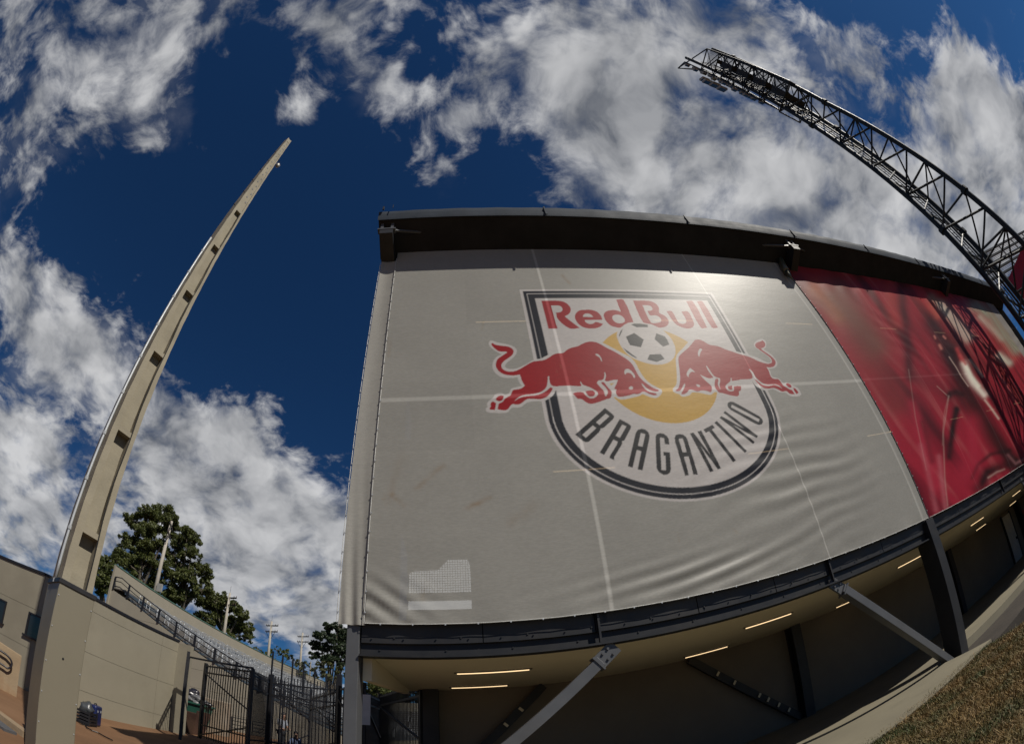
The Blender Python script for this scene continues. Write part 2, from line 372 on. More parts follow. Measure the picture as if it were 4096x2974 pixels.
# columns
def hcolumn(name, x0, x1, y0, y1, z0, z1, mt=STEEL):
    t = .035
    m = MB().box((x0, y0, z0), (x1, y0 + t, z1)).box((x0, y1 - t, z0), (x1, y1, z1)).box(((x0 + x1) / 2 - t / 2, y0 + t, z0), ((x0 + x1) / 2 + t / 2, y1 - t, z1))
    return m.build(name, mt, st)
MB().box((-1.545, 6.44, 0), (-1.37, 6.80, ZR + .04)).build('column', STEELG, st, bevel=.006)
c = MB().box((9.66, 6.34, -.38), (10.0, 6.84, ZR - .03)).build('column', STEEL, st, bevel=.008)
MB().box((9.45, 6.15, -.5), (10.2, 7.0, -.38)).build('base_plate', STEEL, c)
c = MB().box((20.6, 6.34, -.3), (20.94, 6.84, ZR - .03)).build('column', STEEL, st, bevel=.008)
for x in (-.9, 8.5, 17.5, 27): hcolumn('column', x, x + .34, 10.96, 11.296, 0, 2.738)
# diagonal braces in the front plane
def brace(x0, z0, x1, z1, y, w=.17, mt=STEELG):
    b = MB().bar((x0, y, z0), (x1, y, z1), .16, w, (0, 1, 0)).build('brace', mt, st, bevel=.006)
    d = Vector((x1 - x0, 0, z1 - z0)).normalized(); p = Vector((x0, y, z0)) - d * .05; n = Vector((0, 1, 0)).cross(d)
    g = MB().obox(p - d * .09, d * .17, (0, .022, 0), n * .11)
    g.obox(p + d * .10, d * .012, (0, .10, 0), n * .12)
    for i in (-1, 1):
        for j in (-1, 1): g.tube([p - d * (.10 + .05 * i) + n * .055 * j - Vector((0, .045, 0)), p - d * (.10 + .05 * i) + n * .055 * j - Vector((0, .02, 0))], .02, 6)
    g.build('gusset_plate', STEELG, b)
    return b
brace(1.80, 2.47, -1.25, -.02, 6.47)
brace(6.38, 2.56, 9.50, -.28, 6.47)
brace(17.4, 2.56, 20.5, -.2, 6.47)
# perforated braces against the back wall
def rearbrace(x0, z0, x1, z1):
    b = MB().bar((x0, 11.16, z0), (x1, 11.16, z1), .20, .10, (0, 1, 0)).build('brace', STEEL, st)
    d = Vector((x1 - x0, 0, z1 - z0)); L = d.length; d.normalize(); n = Vector((0, 1, 0)).cross(d)
    for k in (.22, .36, .58, .66, .76, .86):
        MB().obox(Vector((x0, 11.055, z0)) + d * L * k, d * .03, (0, .004, 0), n * .06).build('slot_tag', CEIL, b)
rearbrace(5.35, 2.70, 8.45, .08); rearbrace(1.75, 2.70, -.7, .25)
# door on the rear wall
d = MB().box((24.6, 11.22, 0), (25.9, 11.298, 2.5)).build('door', mat('pale_door', (.42, .40, .36), .6), st)
MB().box((24.5, 11.19, 0), (24.598, 11.298, 2.6)).build('door_frame', STEEL, d); MB().box((25.902, 11.19, 0), (26.0, 11.298, 2.6)).build('door_frame', STEEL, d)
MB().box((25.7, 11.15, 1.0), (25.76, 11.218, 1.14)).build('handle', STEEL, d)
MB().box((27.6, 11.2, 1.3), (28.2, 11.298, 2.1)).build('wall_sign', mat('red_sign_paint', (.25, .02, .02), .5), st)
# edge trim of the ceiling at the left end
MB().prism([(6.62, 2.736), (6.62, 2.38), (11.28, 2.64), (11.28, 2.736)], 0, -1.34, -1.22).build('end_beam', CEIL, st)
# roof: soffit, fascia panels, gutter, brackets
rf = MB().prism([(6.55, ZT - .02), (YE + .02, ZE0 + .01), (YE + .02, ZE1 - .03), (6.55, ZE1 - .03), (11.6, 13.2), (11.6, 12.2), (6.6, 12.2)], 0, -1.74, XR).build('roof', SOFF, st)
fj = [-1.76, 2.425, 6.466, 10.55, 14.6, 18.6, 22.6, 26.6, 31.2]
for a, b in zip(fj[:-1], fj[1:]):
    m = MB(); nseg = 14; vs = []
    for i in range(nseg + 1):
        x = a + .004 + (b - a - .008) * i / nseg; w1 = .006 * math.sin(i * 1.9 + a) ; w2 = .008 * math.sin(i * 1.3 + 2 * a)
        for (y, z) in ((YE - .004, ZE0 - .012), (YE - .03 + w1, ZE0 + .10), (YE - .022 + w2, ZE0 + .22), (YE - .05 + w1, ZE1 - .03), (YE - .01, ZE1 + .01), (YE + .10, ZE1 + .0)): vs.append((x, y, z))
    fs = [(i * 6 + j, (i + 1) * 6 + j, (i + 1) * 6 + j + 1, i * 6 + j + 1) for i in range(nseg) for j in range(5)]
    m.add(vs, fs).build('fascia_panel', FASC, rf, smooth=True)
for x in fj[1:-1]:
    MB().box((x - .02, YE - .062, ZE0 - .014), (x + .02, YE - .055 + .02, ZE1 + .02)).build('fascia_joint', FASC, rf)
def bracket(x0, x1, legs=True):
    b = MB().prism([(6.52, 11.44), (5.72, 11.74), (5.72, 11.98), (6.52, 11.9)], 0, x0, x1).build('roof_bracket', STEEL, st)
    MB().prism([(6.52, 11.90), (6.05, 11.945), (6.05, 12.10), (6.52, 11.93)], 0, x0 + .05, x1 - .05).build('bracket_web', STEEL, b)
    for x in (x0, x1 - .07): MB().box((x, 5.74, 11.98), (x + .07, 5.82, 12.40)).build('bracket_leg', STEELG, b)
    MB().box((x0 - .06, 5.71, 11.93), (x1 + .06, 5.86, 11.978)).build('bracket_flange', STEELG, b)
    MB().bar((x1 - .05, 5.78, 11.96), (x1 + .65, 6.0, 12.16), .05, .05).build('bracket_stay', STEELG, b)
    if legs: MB().bar((x0 + .05, 5.78, 11.96), (x0 - .95, 6.0, 12.16), .05, .05).build('bracket_stay', STEELG, b)
    return b
bracket(-1.67, -1.35, False); bracket(10.10, 10.39); bracket(20.9, 21.2)
MB().tube([(9.86, 6.28, 11.9), (9.70, 6.26, 11.45), (9.66, 6.25, 11.2)], .11, 12).tube([(9.66, 6.25, 11.2), (9.62, 6.24, 10.86)], [.112, .01], 12).build('rain_spout', mat('dull_brass_pipe', (.10, .095, .06), .35, .3), st, smooth=True)
MB().box((-1.66, 5.52, ZE1 - .02), (-1.62, 5.56, ZE1 + .14)).build('roof_spike', STEEL, rf); MB().box((-1.40, 5.50, ZE1 - .02), (-1.385, 5.515, ZE1 + .16)).build('roof_spike', STEEL, rf)

# light tubes: under the ceiling and inside the upper floors, seen through the mesh
def tube_light(name, x0, x1, y, z, label, group):
    o = empty(name, ((x0 + x1) / 2, y, z)); tag(o, label, 'light', group)
    MB().box((x0 - .05, y - .035, z - .02), (x1 + .05, y + .035, z)).build('housing', mat('light_housing', (.10, .09, .07), .5), o)
    MB().box((x0, y - .012, z - .034), (x1, y + .012, z - .0205)).build('tube', TUBE, o)
for x0 in (-.107, 5.26, 10.40, 15.2, 20.0, 24.9):
    tube_light('ceiling_light', x0, x0 + 1.18, 8.2, 2.7395, 'warm tube light of the front row on the cream ceiling under the stand', 'front row of tube lights under the stand')
for x0 in (-.26, 5.0, 10.05, 15.0, 20.0, 24.9):
    tube_light('ceiling_light', x0, x0 + 1.16, 10.6, 2.7395, 'warm tube light of the row by the back wall under the stand', 'rear row of tube lights under the stand')
for x0 in (.55, 5.1, 9.7, 14.8, 19.4, 24.0):
    tube_light('interior_light', x0, x0 + 1.2, 7.5, 10.4195, 'warm tube light glowing through the upper half of the banner', 'tube lights on the top floor')
for x0 in (1.75, 6.1, 10.4, 15.8, 19.7, 24.0):
    tube_light('interior_light', x0, x0 + 1.2, 7.5, 6.2195, 'warm tube light glowing through the lower half of the banner', 'tube lights on the middle floor')
# ------------------------------------------------------------------ printed mesh banners
cA = crop(1930, 1360, .33069); cB = crop(2640, 1350, .26455); cC = crop(2130, 1190, .33951)
cD = crop(2270, 1600, .21861); cE = crop(2660, 1600, .21858); cF = crop(2390, 1290, .16755)
def fac(L): q = on_y(L, D); return q[:, [0, 2]]
WHITE = (.50, .47, .455); NAVY = (.010, .012, .020); RED = (.29, .013, .018); YEL = (.50, .30, .05); INK = (.014, .0145, .018)
def inside(poly, X, Z):
    poly = np.asarray(poly); res = np.zeros(X.shape, bool); x1, z1 = poly[-1]
    for x2, z2 in poly:
        c = (z2 > Z) != (z1 > Z)
        if z1 != z2: res ^= c & (X < (x1 - x2) * (Z - z2) / (z1 - z2) + x2)
        x1, z1 = x2, z2
    return res
def smoothp(L, k=3):
    """Catmull-Rom through traced points; sharp turns stay corners"""
    P = [np.array(p, float) for p in L]; n = len(P); out = []
    for i in range(n):
        p0, p1, p2, p3 = P[i - 1], P[i], P[(i + 1) % n], P[(i + 2) % n]
        def tan(a, b, c):
            u, v = b - a, c - b; lu, lv = np.linalg.norm(u), np.linalg.norm(v)
            if lu == 0 or lv == 0 or (u @ v) / (lu * lv) < .35: return None
            return (c - a) / (lu + lv)
        L_ = np.linalg.norm(p2 - p1); t1 = tan(p0, p1, p2); t2 = tan(p1, p2, p3)
        t1 = (p2 - p1) / max(L_, 1e-6) if t1 is None else t1; t2 = (p2 - p1) / max(L_, 1e-6) if t2 is None else t2
        for j in range(k):
            t = j / k; h = 2*t**3 - 3*t**2 + 1, t**3 - 2*t**2 + t, -2*t**3 + 3*t**2, t**3 - t**2
            out.append(tuple(h[0]*p1 + h[1]*t1*L_ + h[2]*p2 + h[3]*t2*L_))
    return out
SHX = .616 * D
def shield(a, b, zt):
    zc = .781 * D + EYE; a *= D; b *= D; zt = zt * D + EYE
    p = [(SHX - a, zt), (SHX - a, zc)]
    for i in range(1, 48): t = math.pi + math.pi * i / 48; p.append((SHX + a * math.cos(t), zc + b * math.sin(t)))
    return p + [(SHX + a, zc), (SHX + a, zt)]
def circ(cx, cz, r): return [(cx*D + r*D*math.cos(t*math.pi/36), cz*D + EYE + r*D*math.sin(t*math.pi/36)) for t in range(72)]
HL = [(100,65),(180,90),(320,118),(390,150),(415,190),(400,240),(340,300),(290,340),(270,380),(290,400),(340,412),(430,398),(520,355),(620,300),(700,285),(790,240),(860,205),(960,200),(1040,155),(1200,95),(1260,65),(1330,62),(1440,90),(1560,150),(1680,215),(1790,275),(1850,345),(1900,440),(1970,540),(2030,590),(2110,635),(2165,665),(2165,700),(2135,740),(2100,760),(2040,755),(1980,735),(1930,715),(1900,735),(1800,760),(1700,780),(1640,775),(1595,748),(1560,780),(1480,800),(1320,850),(1230,820),(1150,790),(1080,740),(1060,690),(950,650),(890,660),(880,680),(860,720),(800,770),(730,800),(640,800),(540,815),(500,845),(450,875),(370,878),(340,890),(310,930),(250,945),(160,940),(85,938),(45,920),(40,890),(60,870),(55,830),(80,795),(125,760),(145,725),(195,703),(235,703),(270,720),(300,715),(330,690),(345,650),(400,632),(475,615),(440,565),(420,512),(340,520),(260,515),(190,490),(140,440),(120,380),(130,320),(170,265),(235,235),(195,215),(130,175),(85,130),(75,95)]
RL = [(120,97),(150,115),(215,128),(300,138),(350,158),(375,195),(360,240),(310,280),(255,320),(228,360),(235,400),(270,430),(320,442),(390,437),(450,412),(520,370),(600,325),(650,315),(730,305),(790,280),(850,240),(900,222),(970,217),(1020,180),(1070,155),(1150,135),(1200,110),(1250,88),(1310,80),(1370,88),(1430,115),(1500,155),(1600,205),(1690,260),(1770,315),(1815,365),(1850,430),(1890,500),(1940,555),(2000,600),(2060,640),(2125,665),(2130,680),(2090,685),(2030,670),(1980,640),(1940,600),(1920,583),(1935,620),(1970,660),(2020,690),(2085,705),(2110,722),(2080,730),(2030,720),(1975,695),(1940,685),(1880,715),(1820,715),(1780,728),(1700,745),(1640,745),(1615,715),(1610,680),(1618,660),(1590,650),(1600,625),(1618,590),(1635,540),(1560,548),(1500,562),(1475,548),(1490,500),(1485,460),(1470,447),(1472,490),(1455,540),(1400,552),(1382,575),(1395,600),(1430,640),(1465,680),(1480,735),(1492,742),(1515,690),(1490,640),(1440,590),(1430,572),(1460,570),(1480,590),(1520,640),(1555,680),(1560,700),(1548,760),(1500,775),(1420,805),(1320,832),(1260,818),(1220,790),(1195,775),(1150,770),(1115,735),(1090,708),(1120,695),(1180,690),(1215,695),(1240,725),(1270,752),(1310,768),(1350,760),(1385,735),(1395,705),(1370,675),(1310,640),(1250,615),(1210,600),(1185,560),(1180,575),(1195,610),(1180,620),(1100,615),(1020,612),(930,618),(870,620),(830,605),(812,570),(803,500),(790,497),(785,570),(770,630),(720,680),(640,708),(560,718),(490,728),(440,750),(405,775),(382,805),(400,790),(440,765),(500,745),(580,735),(660,725),(730,700),(790,660),(820,630),(850,645),(825,690),(790,735),(740,765),(680,775),(560,770),(520,785),(490,810),(450,835),(410,842),(370,835),(340,850),(320,880),(290,905),(240,908),(182,898),(190,850),(200,828),(240,810),(270,770),(310,745),(340,725),(355,690),(370,665),(420,658),(480,640),(510,612),(490,580),(470,540),(452,478),(400,487),(330,488),(260,475),(200,440),(165,390),(162,340),(185,290),(240,250),(298,212),(280,200),(200,198),(150,165),(115,130),(108,105)]
HR = [(520,95),(600,95),(680,125),(750,165),(1000,240),(1140,280),(1290,320),(1450,372),(1590,440),(1650,455),(1680,425),(1620,350),(1500,270),(1430,215),(1415,170),(1450,125),(1545,90),(1600,150),(1595,215),(1560,250),(1680,330),(1755,420),(1770,480),(1730,530),(1640,545),(1665,600),(1690,665),(1790,695),(1860,765),(1910,750),(1990,795),(2080,840),(2130,930),(2100,960),(2000,965),(1940,945),(1890,905),(1800,900),(1700,855),(1590,875),(1500,840),(1430,790),(1390,735),(1280,900),(1190,985),(1080,975),(900,930),(830,895),(760,940),(600,910),(480,905),(450,940),(400,960),(330,970),(290,935),(220,910),(195,890),(190,850),(240,790),(250,700),(245,560),(235,400),(260,320),(340,240),(420,150)]
RR = [(530,110),(600,107),(660,135),(740,182),(870,205),(980,250),(1100,290),(1200,325),(1280,345),(1370,375),(1480,430),(1580,462),(1640,470),(1685,455),(1682,410),(1640,360),(1570,310),(1500,260),(1445,220),(1435,180),(1460,150),(1520,130),(1545,115),(1580,150),(1588,190),(1570,220),(1520,240),(1560,275),(1640,330),(1700,380),(1740,430),(1740,475),(1710,515),(1650,525),(1605,522),(1640,580),(1660,640),(1690,685),(1730,700),(1785,705),(1830,760),(1860,800),(1910,830),(1960,860),(1990,870),(2030,930),(1990,930),(1950,920),(1910,885),(1840,890),(1780,860),(1720,838),(1640,845),(1580,840),(1540,820),(1500,790),(1460,750),(1425,700),(1450,712),(1490,750),(1550,790),(1640,805),(1720,790),(1770,805),(1848,848),(1800,805),(1740,782),(1640,785),(1560,770),(1500,730),(1440,670),(1400,600),(1350,548),(1340,555),(1375,610),(1395,660),(1390,690),(1350,700),(1240,705),(1150,720),(1080,728),(1078,690),(1065,680),(1060,730),(1010,775),(985,810),(1000,850),(1040,880),(1100,882),(1115,860),(1110,815),(1150,805),(1220,805),(1222,850),(1210,880),(1185,885),(1192,930),(1170,958),(1080,950),(1000,930),(930,910),(890,905),(850,860),(825,820),(822,760),(835,700),(870,690),(880,720),(870,780),(905,850),(910,855),(895,790),(905,730),(900,690),(850,675),(800,640),(750,570),(700,495),(692,505),(730,580),(790,660),(800,680),(740,690),(680,670),(600,632),(640,680),(700,740),(750,780),(778,820),(775,885),(755,900),(700,880),(620,875),(560,890),(500,870),(440,862),(400,910),(360,932),(320,935),(320,915),(345,870),(375,800),(370,765),(345,800),(320,850),(290,885),(230,885),(235,870),(270,840),(290,780),(300,700),(290,560),(275,450),(278,370),(330,310),(400,250),(460,190),(500,140)]
PR = []   # (colour, polygon in facade metres), painted in order
PR += [(WHITE, shield(.382, .292, 1.338)), (NAVY, shield(.372, .285, 1.3275)), (WHITE, shield(.361, .272, 1.3145)), (NAVY, shield(.3575, .2695, 1.311)), (WHITE, shield(.336, .2515, 1.287))]
PR += [(YEL, circ(.617, .934, .199))]
S = lambda cr, L: fac(smoothp(cr(L)))
PR += [(WHITE, S(cA, HL)), (WHITE, S(cB, HR)), (RED, S(cA, RL)), (RED, S(cB, RR))]
for L in ([(185,745),(215,733),(252,735),(255,755),(235,790),(205,800),(168,790),(162,770)], [(100,825),(125,805),(165,825),(150,905),(90,900),(85,885),(98,870)], [(1242,678),(1330,672),(1358,700),(1345,735),(1300,745),(1265,720)]): PR.append((RED, S(cA, L)))
for L in ([(1900,770),(1930,765),(1980,800),(1980,830),(1950,830),(1905,795)], [(2005,835),(2040,845),(2090,905),(2060,930),(2030,890)], [(1025,805),(1085,798),(1090,860),(1060,865),(1025,840)]): PR.append((RED, S(cB, L)))
for L in ([(1365,225),(1400,235),(1435,280),(1445,322),(1435,318),(1410,270),(1370,245)], [(1715,430),(1740,410),(1775,418),(1820,460),(1842,500),(1838,522),(1825,515),(1805,480),(1775,460),(1740,460),(1725,480),(1715,465)], [(1765,640),(1790,620),(1815,630),(1815,655),(1795,662),(1770,655)]): PR.append((WHITE, S(cA, L)))
PR.append((YEL, fac(cA([(1535,588),(1588,582),(1555,610)]))))
for L in ([(590,250),(610,240),(635,255),(605,305),(590,365),(575,350),(570,300)], [(440,545),(455,535),(520,590),(525,605),(490,590),(460,600),(430,640),(428,675),(405,650),(400,610)], [(540,785),(580,785),(605,805),(595,820),(560,815)]): PR.append((WHITE, S(cB, L)))
# lettering on top
for L in ([(103,97),(300,97),(380,115),(430,155),(450,205),(430,250),(378,280),(420,315),(555,418),(435,422),(297,313),(275,237),(320,232),(348,215),(352,190),(335,165),(300,152),(217,152),(292,425),(187,425)],
          [(605,205),(690,205),(760,230),(805,275),(820,322),(612,325),(625,350),(665,370),(710,368),(742,347),(830,372),(800,400),(750,420),(680,425),(600,410),(540,370),(505,315),(500,265),(530,225),(565,208)],
          [(983,85),(1070,87),(1187,350),(1130,358),(1080,380),(1035,415),(980,410),(920,390),(870,345),(840,290),(840,250),(870,222),(920,210),(980,210),(1040,230)],
          [(1182,97),(1370,100),(1440,125),(1485,175),(1490,240),(1550,270),(1595,320),(1600,365),(1570,400),(1520,413),(1480,412),(1400,375),(1300,352)],
          [(1575,220),(1640,222),(1710,345),(1740,365),(1785,368),(1808,350),(1805,320),(1752,225),(1830,225),(1890,335),(1900,380),(1880,412),(1830,425),(1770,415),(1700,385),(1650,335)],
          [(1808,102),(1885,103),(2055,415),(1980,415)], [(1933,103),(2000,105),(2182,415),(2112,415)]): PR.append((RED, S(cC, L)))
for L in ([(593,288),(713,288),(690,262),(650,248),(615,252),(595,270)], [(945,275),(985,262),(1040,272),(1080,310),(1085,345),(1050,362),(1000,362),(955,335),(938,300)],
          [(1293,150),(1370,153),(1402,172),(1413,200),(1395,213),(1352,216),(1383,270),(1440,268),(1485,285),(1513,320),(1508,345),(1480,356),(1395,356)]): PR.append((WHITE, S(cC, L)))
# the ball
PR.append((WHITE, S(cF, [(545,250),(640,185),(800,140),(1000,130),(1200,150),(1400,225),(1530,290),(1660,400),(1770,530),(1840,680),(1855,820),(1830,930),(1750,1030),(1620,1100),(1420,1130),(1200,1100),(1000,1040),(820,960),(680,850),(570,710),(490,560),(455,440),(475,340)])))
for L in ([(870,372),(1098,530),(1030,715),(765,660),(672,460)], [(1397,378),(1600,450),(1660,530),(1705,645),(1560,700),(1357,520)], [(1238,885),(1505,875),(1595,990),(1410,1065),(1183,1005)], [(790,168),(870,150),(1000,147),(1197,175),(1195,235),(925,232)], [(600,268),(565,370),(510,475),(505,430),(545,330)], [(598,715),(700,790),(935,965),(920,975),(830,930),(700,840)]): PR.append((INK, fac(cF(L))))
# curved lower word
for cr, L in ((cD, [(680,237),(815,345),(845,380),(848,410),(820,450),(660,595),(625,608),(600,610),(597,640),(570,680),(400,840),(360,860),(320,855),(280,840),(137,720)]),
              (cD, [(950,438),(1120,530),(1155,565),(1155,600),(1050,800),(1030,830),(990,842),(997,870),(985,910),(850,1130),(850,1190),(768,1150),(770,1110),(900,900),(915,850),(835,812),(665,1092),(585,1050)]),
              (cD, [(1250,680),(1290,630),(1350,615),(1420,632),(1475,680),(1497,740),(1490,800),(1365,1375),(1278,1355),(1345,1025),(1262,998),(1185,1325),(1098,1297),(1235,720)]),
              (cD, [(1605,760),(1625,715),(1680,695),(1750,705),(1810,745),(1845,800),(1857,905),(1775,893),(1760,785),(1683,775),(1712,1367),(1795,1375),(1787,1107),(1750,1103),(1748,1035),(1867,1047),(1885,1360),(1865,1420),(1810,1455),(1750,1455),(1670,1410),(1625,1340),(1610,1000)]),
              (cE, [(170,780),(190,730),(250,710),(320,720),(375,760),(400,810),(595,1450),(513,1455),(425,1120),(340,1125),(432,1467),(358,1472),(180,860)]),
              (cE, [(447,697),(515,685),(825,1095),(585,665),(655,647),(1018,1337),(960,1355),(645,935),(880,1385),(815,1403)]),
              (cE, [(693,630),(860,540),(908,595),(850,628),(1290,1190),(1240,1225),(800,660),(740,688)]), (cE, [(897,505),(940,470),(1490,1020),(1455,1057)]),
              (cE, [(992,415),(1023,380),(1440,612),(1062,320),(1095,288),(1693,745),(1670,785),(1240,545),(1635,852),(1607,890)]),
              (cE, [(1135,170),(1150,135),(1190,115),(1240,120),(1300,150),(1720,385),(1775,440),(1787,490),(1765,530),(1715,545),(1640,520),(1200,270),(1150,220)])): PR.append((INK, fac(cr(L))))
for cr, L in ((cD, [(695,338),(762,388),(583,548),(517,498)]), (cD, [(457,555),(523,602),(333,780),(265,725)]), (cD, [(995,538),(1072,572),(952,782),(875,742)]), (cD, [(1335,690),(1418,710),(1367,943),(1283,925)]),
              (cE, [(242,795),(320,792),(390,1040),(313,1045)]), (cE, [(1218,172),(1722,437),(1708,490),(1200,220)])): PR.append((WHITE, fac(cr(L))))

def fabric_material(name):
    m = bpy.data.materials.new(name); m.use_nodes = True; t = NT(m.node_tree); b = t.n['Principled BSDF']; out = t.n['Material Output']
    co = t.new('ShaderNodeTexCoord').outputs['Object']
    at = t.new('ShaderNodeAttribute', attribute_name='print'); al = t.new('ShaderNodeAttribute', attribute_name='cover')
    # woven flecks stretched along the weft, light stains and dust
    fl = t.rng(t.noise(t.scale(co, (14, 1, 60)), 1.0, 3, .6), .36, .66, .92, 1.04)
    st_ = t.rng(t.noise(co, .55, 6, .6), .35, .75, 1.04, .90)
    c = t.mix(1.0, at.outputs['Color'], t.math('MULTIPLY', fl, st_), 'MULTIPLY')
    rust = t.math('MULTIPLY', t.rng(t.noise(t.scale(co, (2.2, 1, 1.1)), 1.3, 7, .7), .66, .80), .30)
    c = t.mix(rust, c, (.30, .20, .11, 1))
    t.put(b.inputs['Base Color'], c); b.inputs['Roughness'].default_value = .42; b.inputs['Specular IOR Level'].default_value = .12
    b.inputs['Sheen Weight'].default_value = .0
    bp = t.new('ShaderNodeBump'); bp.inputs['Strength'].default_value = .24; bp.inputs['Distance'].default_value = .012
    h = t.math('ADD', t.math('MULTIPLY', t.noise(t.scale(co, (10, 1, 45)), 1.0, 4, .6), .35), t.noise(t.scale(co, (.8, 1, 2.2)), 1.6, 4, .55))
    t.put(bp.inputs['Height'], h); t.l.new(bp.outputs[0], b.inputs['Normal'])
    tr = t.new('ShaderNodeBsdfTransparent'); ms = t.new('ShaderNodeMixShader')
    t.put(ms.inputs[0], al.outputs['Fac']); t.l.new(tr.outputs[0], ms.inputs[1]); t.l.new(b.outputs[0], ms.inputs[2]); t.l.new(ms.outputs[0], out.inputs[0])
    return m
FABRIC = fabric_material('mesh_banner_fabric')

def set_attr(me, col, cov):
    a = me.attributes.new('print', 'FLOAT_COLOR', 'POINT'); a.data.foreach_set('color', np.concatenate([col, np.ones((len(col), 1))], 1).astype(np.float32).ravel())
    a = me.attributes.new('cover', 'FLOAT', 'POINT'); a.data.foreach_set('value', cov.astype(np.float32))

def vnoise(x, z, f, seed):
    """cheap smooth 2-D value noise"""
    g = np.random.default_rng(seed).random((97, 97)); X = x * f; Z = z * f; i = np.floor(X).astype(int); j = np.floor(Z).astype(int); u = sstep(X - i); v = sstep(Z - j)
    G = lambda a, b: g[a % 97, b % 97]
    return (G(i, j)*(1-u) + G(i+1, j)*u)*(1-v) + (G(i, j+1)*(1-u) + G(i+1, j+1)*u)*v
def folds(X, Z):
    """outward bulge of the stretched cloth in metres"""
    n = vnoise(X, Z, .9, 3); y = .010 * (vnoise(X, Z, .55, 1) - .5)
    # slack horizontal ripples at the lower right of the emblem
    a = np.exp(-((X - 5.9) / 1.5) ** 2) * np.exp(-((Z - 4.45) / 1.25) ** 2) + .4 * np.exp(-((X - 7.4) / 1.2) ** 2) * np.exp(-((Z - 5.2) / .9) ** 2)
    ph = 2 * np.pi * (Z - .13 * (X - 5) + .16 * n) / (.30 + .05 * vnoise(X, Z, .4, 5))
    y += .008 * a * (.45 + 1.1 * vnoise(X * .7, Z * 2.2, 1.0, 7)) * np.sin(ph)
    # bottom hem puckers
    hem = np.exp(-(Z - ZR) / .16); y += .008 * hem * np.sin(2 * np.pi * (X + .35 * (Z - ZR)) / (.8 + .3 * vnoise(X, Z, .2, 9))) + .006 * hem * (vnoise(X, Z, 1.6, 11) - .5)
    # pulled folds at the lower left corner
    q = np.exp(-((X + 1.15) / .6) ** 2 - ((Z - 3.45) / .35) ** 2); y += .022 * q * np.sin(2 * np.pi * ((X + 1.3) * .8 + (Z - 3.17) * 1.1) / .34)
    # second slack patch below the emblem
    q = np.exp(-((X - 3.6) / 1.6) ** 2 - ((Z - 3.5) / .28) ** 2); y += .018 * q * np.sin(2 * np.pi * (Z - .18 * X) / .24 + 2 * n)
    return y
def banner(name, xs, zs, label, paint):
    X, Z = np.meshgrid(xs, zs); Y = D - .02 + folds(X, Z)
    o = grid_mesh(name, np.stack([X, Y, Z], -1), len(xs), len(zs), FABRIC)
    col, cov = paint(X.ravel(), Z.ravel()); set_attr(o.data, col, cov); tag(o, label, 'banner')
    return o
def spaced(*seg):
    return np.unique(np.round(np.concatenate([np.arange(a, b, s) for a, b, s in seg]), 5))
SEAMS = [(.319 * D, .035), (.972 * D, .018)]
def paint_grey(X, Z):
    col = np.tile(np.array((.305, .297, .272)), (len(X), 1)); cov = np.full(len(X), .915)
    sub = [(dx, dz) for dx in (-.0045, .0045) for dz in (-.0045, .0045)]
    box = (X > .04 * D) & (X < 1.18 * D) & (Z > .46 * D + EYE) & (Z < 1.36 * D + EYE); idx = np.where(box)[0]; acc = np.zeros((len(idx), 3))
    for dx, dz in sub:
        x = X[idx] + dx; z = Z[idx] + dz; c = col[idx].copy()
        for rgb, poly in PR:
            p = np.asarray(poly); b = (x > p[:, 0].min()) & (x < p[:, 0].max()) & (z > p[:, 1].min()) & (z < p[:, 1].max()); k = np.where(b)[0]
            if len(k): kk = k[inside(p, x[k], z[k])]; c[kk] = rgb
        acc += c
    col[idx] = acc / 4
    def seam(d, w, f, lift):
        k = np.clip(1 - (np.abs(d) / w) ** 4, 0, 1) * f
        col[:] = col * (1 - k[:, None]) + np.minimum(1, col * lift + .05) * k[:, None]; cov[:] = cov * (1 - k) + .985 * k
    for x0, w in SEAMS: seam(X - x0, w, .9, 1.35)
    seam(X - 1.502 * D, .04, .85, 1.3); seam(X - 1.482 * D, .012, .4, 1.1)
    seam(Z - (.858 * D + EYE), .055, .85, 1.25); seam(X + 1.20, .03, .6, 1.25)
    # scuffs and stains where the photograph shows them
    q = project(np.stack([X, np.full(len(X), D), Z], 1)) / 1.806
    for (x0, z0, x1, z1, w, f) in ((925,1092,980,1042,5,.30),(868,1105,893,1130,5,.3),(1035,1135,1085,1112,6,.35),(1045,1128,1060,1125,4,.4),(860,760,862,800,3,.3),(1245,620,1262,640,3,.35),(1070,725,1068,740,3,.2),(945,1300,935,1340,5,.15),(890,1020,860,1120,9,.12),(1180,1130,1130,1170,12,.12)):
        a_ = np.array((x0, z0)); ab = np.array((x1, z1)) - a_; t_ = np.clip(((q - a_) @ ab) / (ab @ ab), 0, 1); d_ = np.hypot(*(q - a_ - t_[:, None] * ab).T)
        k = np.exp(-(d_ / w) ** 2) * f * (.4 + 1.2 * vnoise(X, Z, 9, 77)); col[:] = col * (1 - k[:, None]) + np.array((.24, .16, .09)) * k[:, None]
    st = .94 + .12 * vnoise(X, Z, .35, 51); panel = 1 + .05 * (vnoise(np.floor((X + 1.3) / 1.6), np.floor(Z / 1.5), 1.0, 53) - .5); col[:] = col * (st * panel)[:, None]
    return col, cov
XE = 9.86
bn = banner('crest_banner', spaced((-1.29, .2, .06), (.2, 7.6, .0145), (7.6, XE, .05)), spaced((ZR, 4.5, .035), (4.5, 10.4, .0145), (10.4, ZT, .05)),
       'large grey mesh banner printed with a red bulls and football club crest', paint_grey)
def paint_plain(X, Z): return np.tile(np.array((.315, .305, .278)), (len(X), 1)), np.full(len(X), .985)
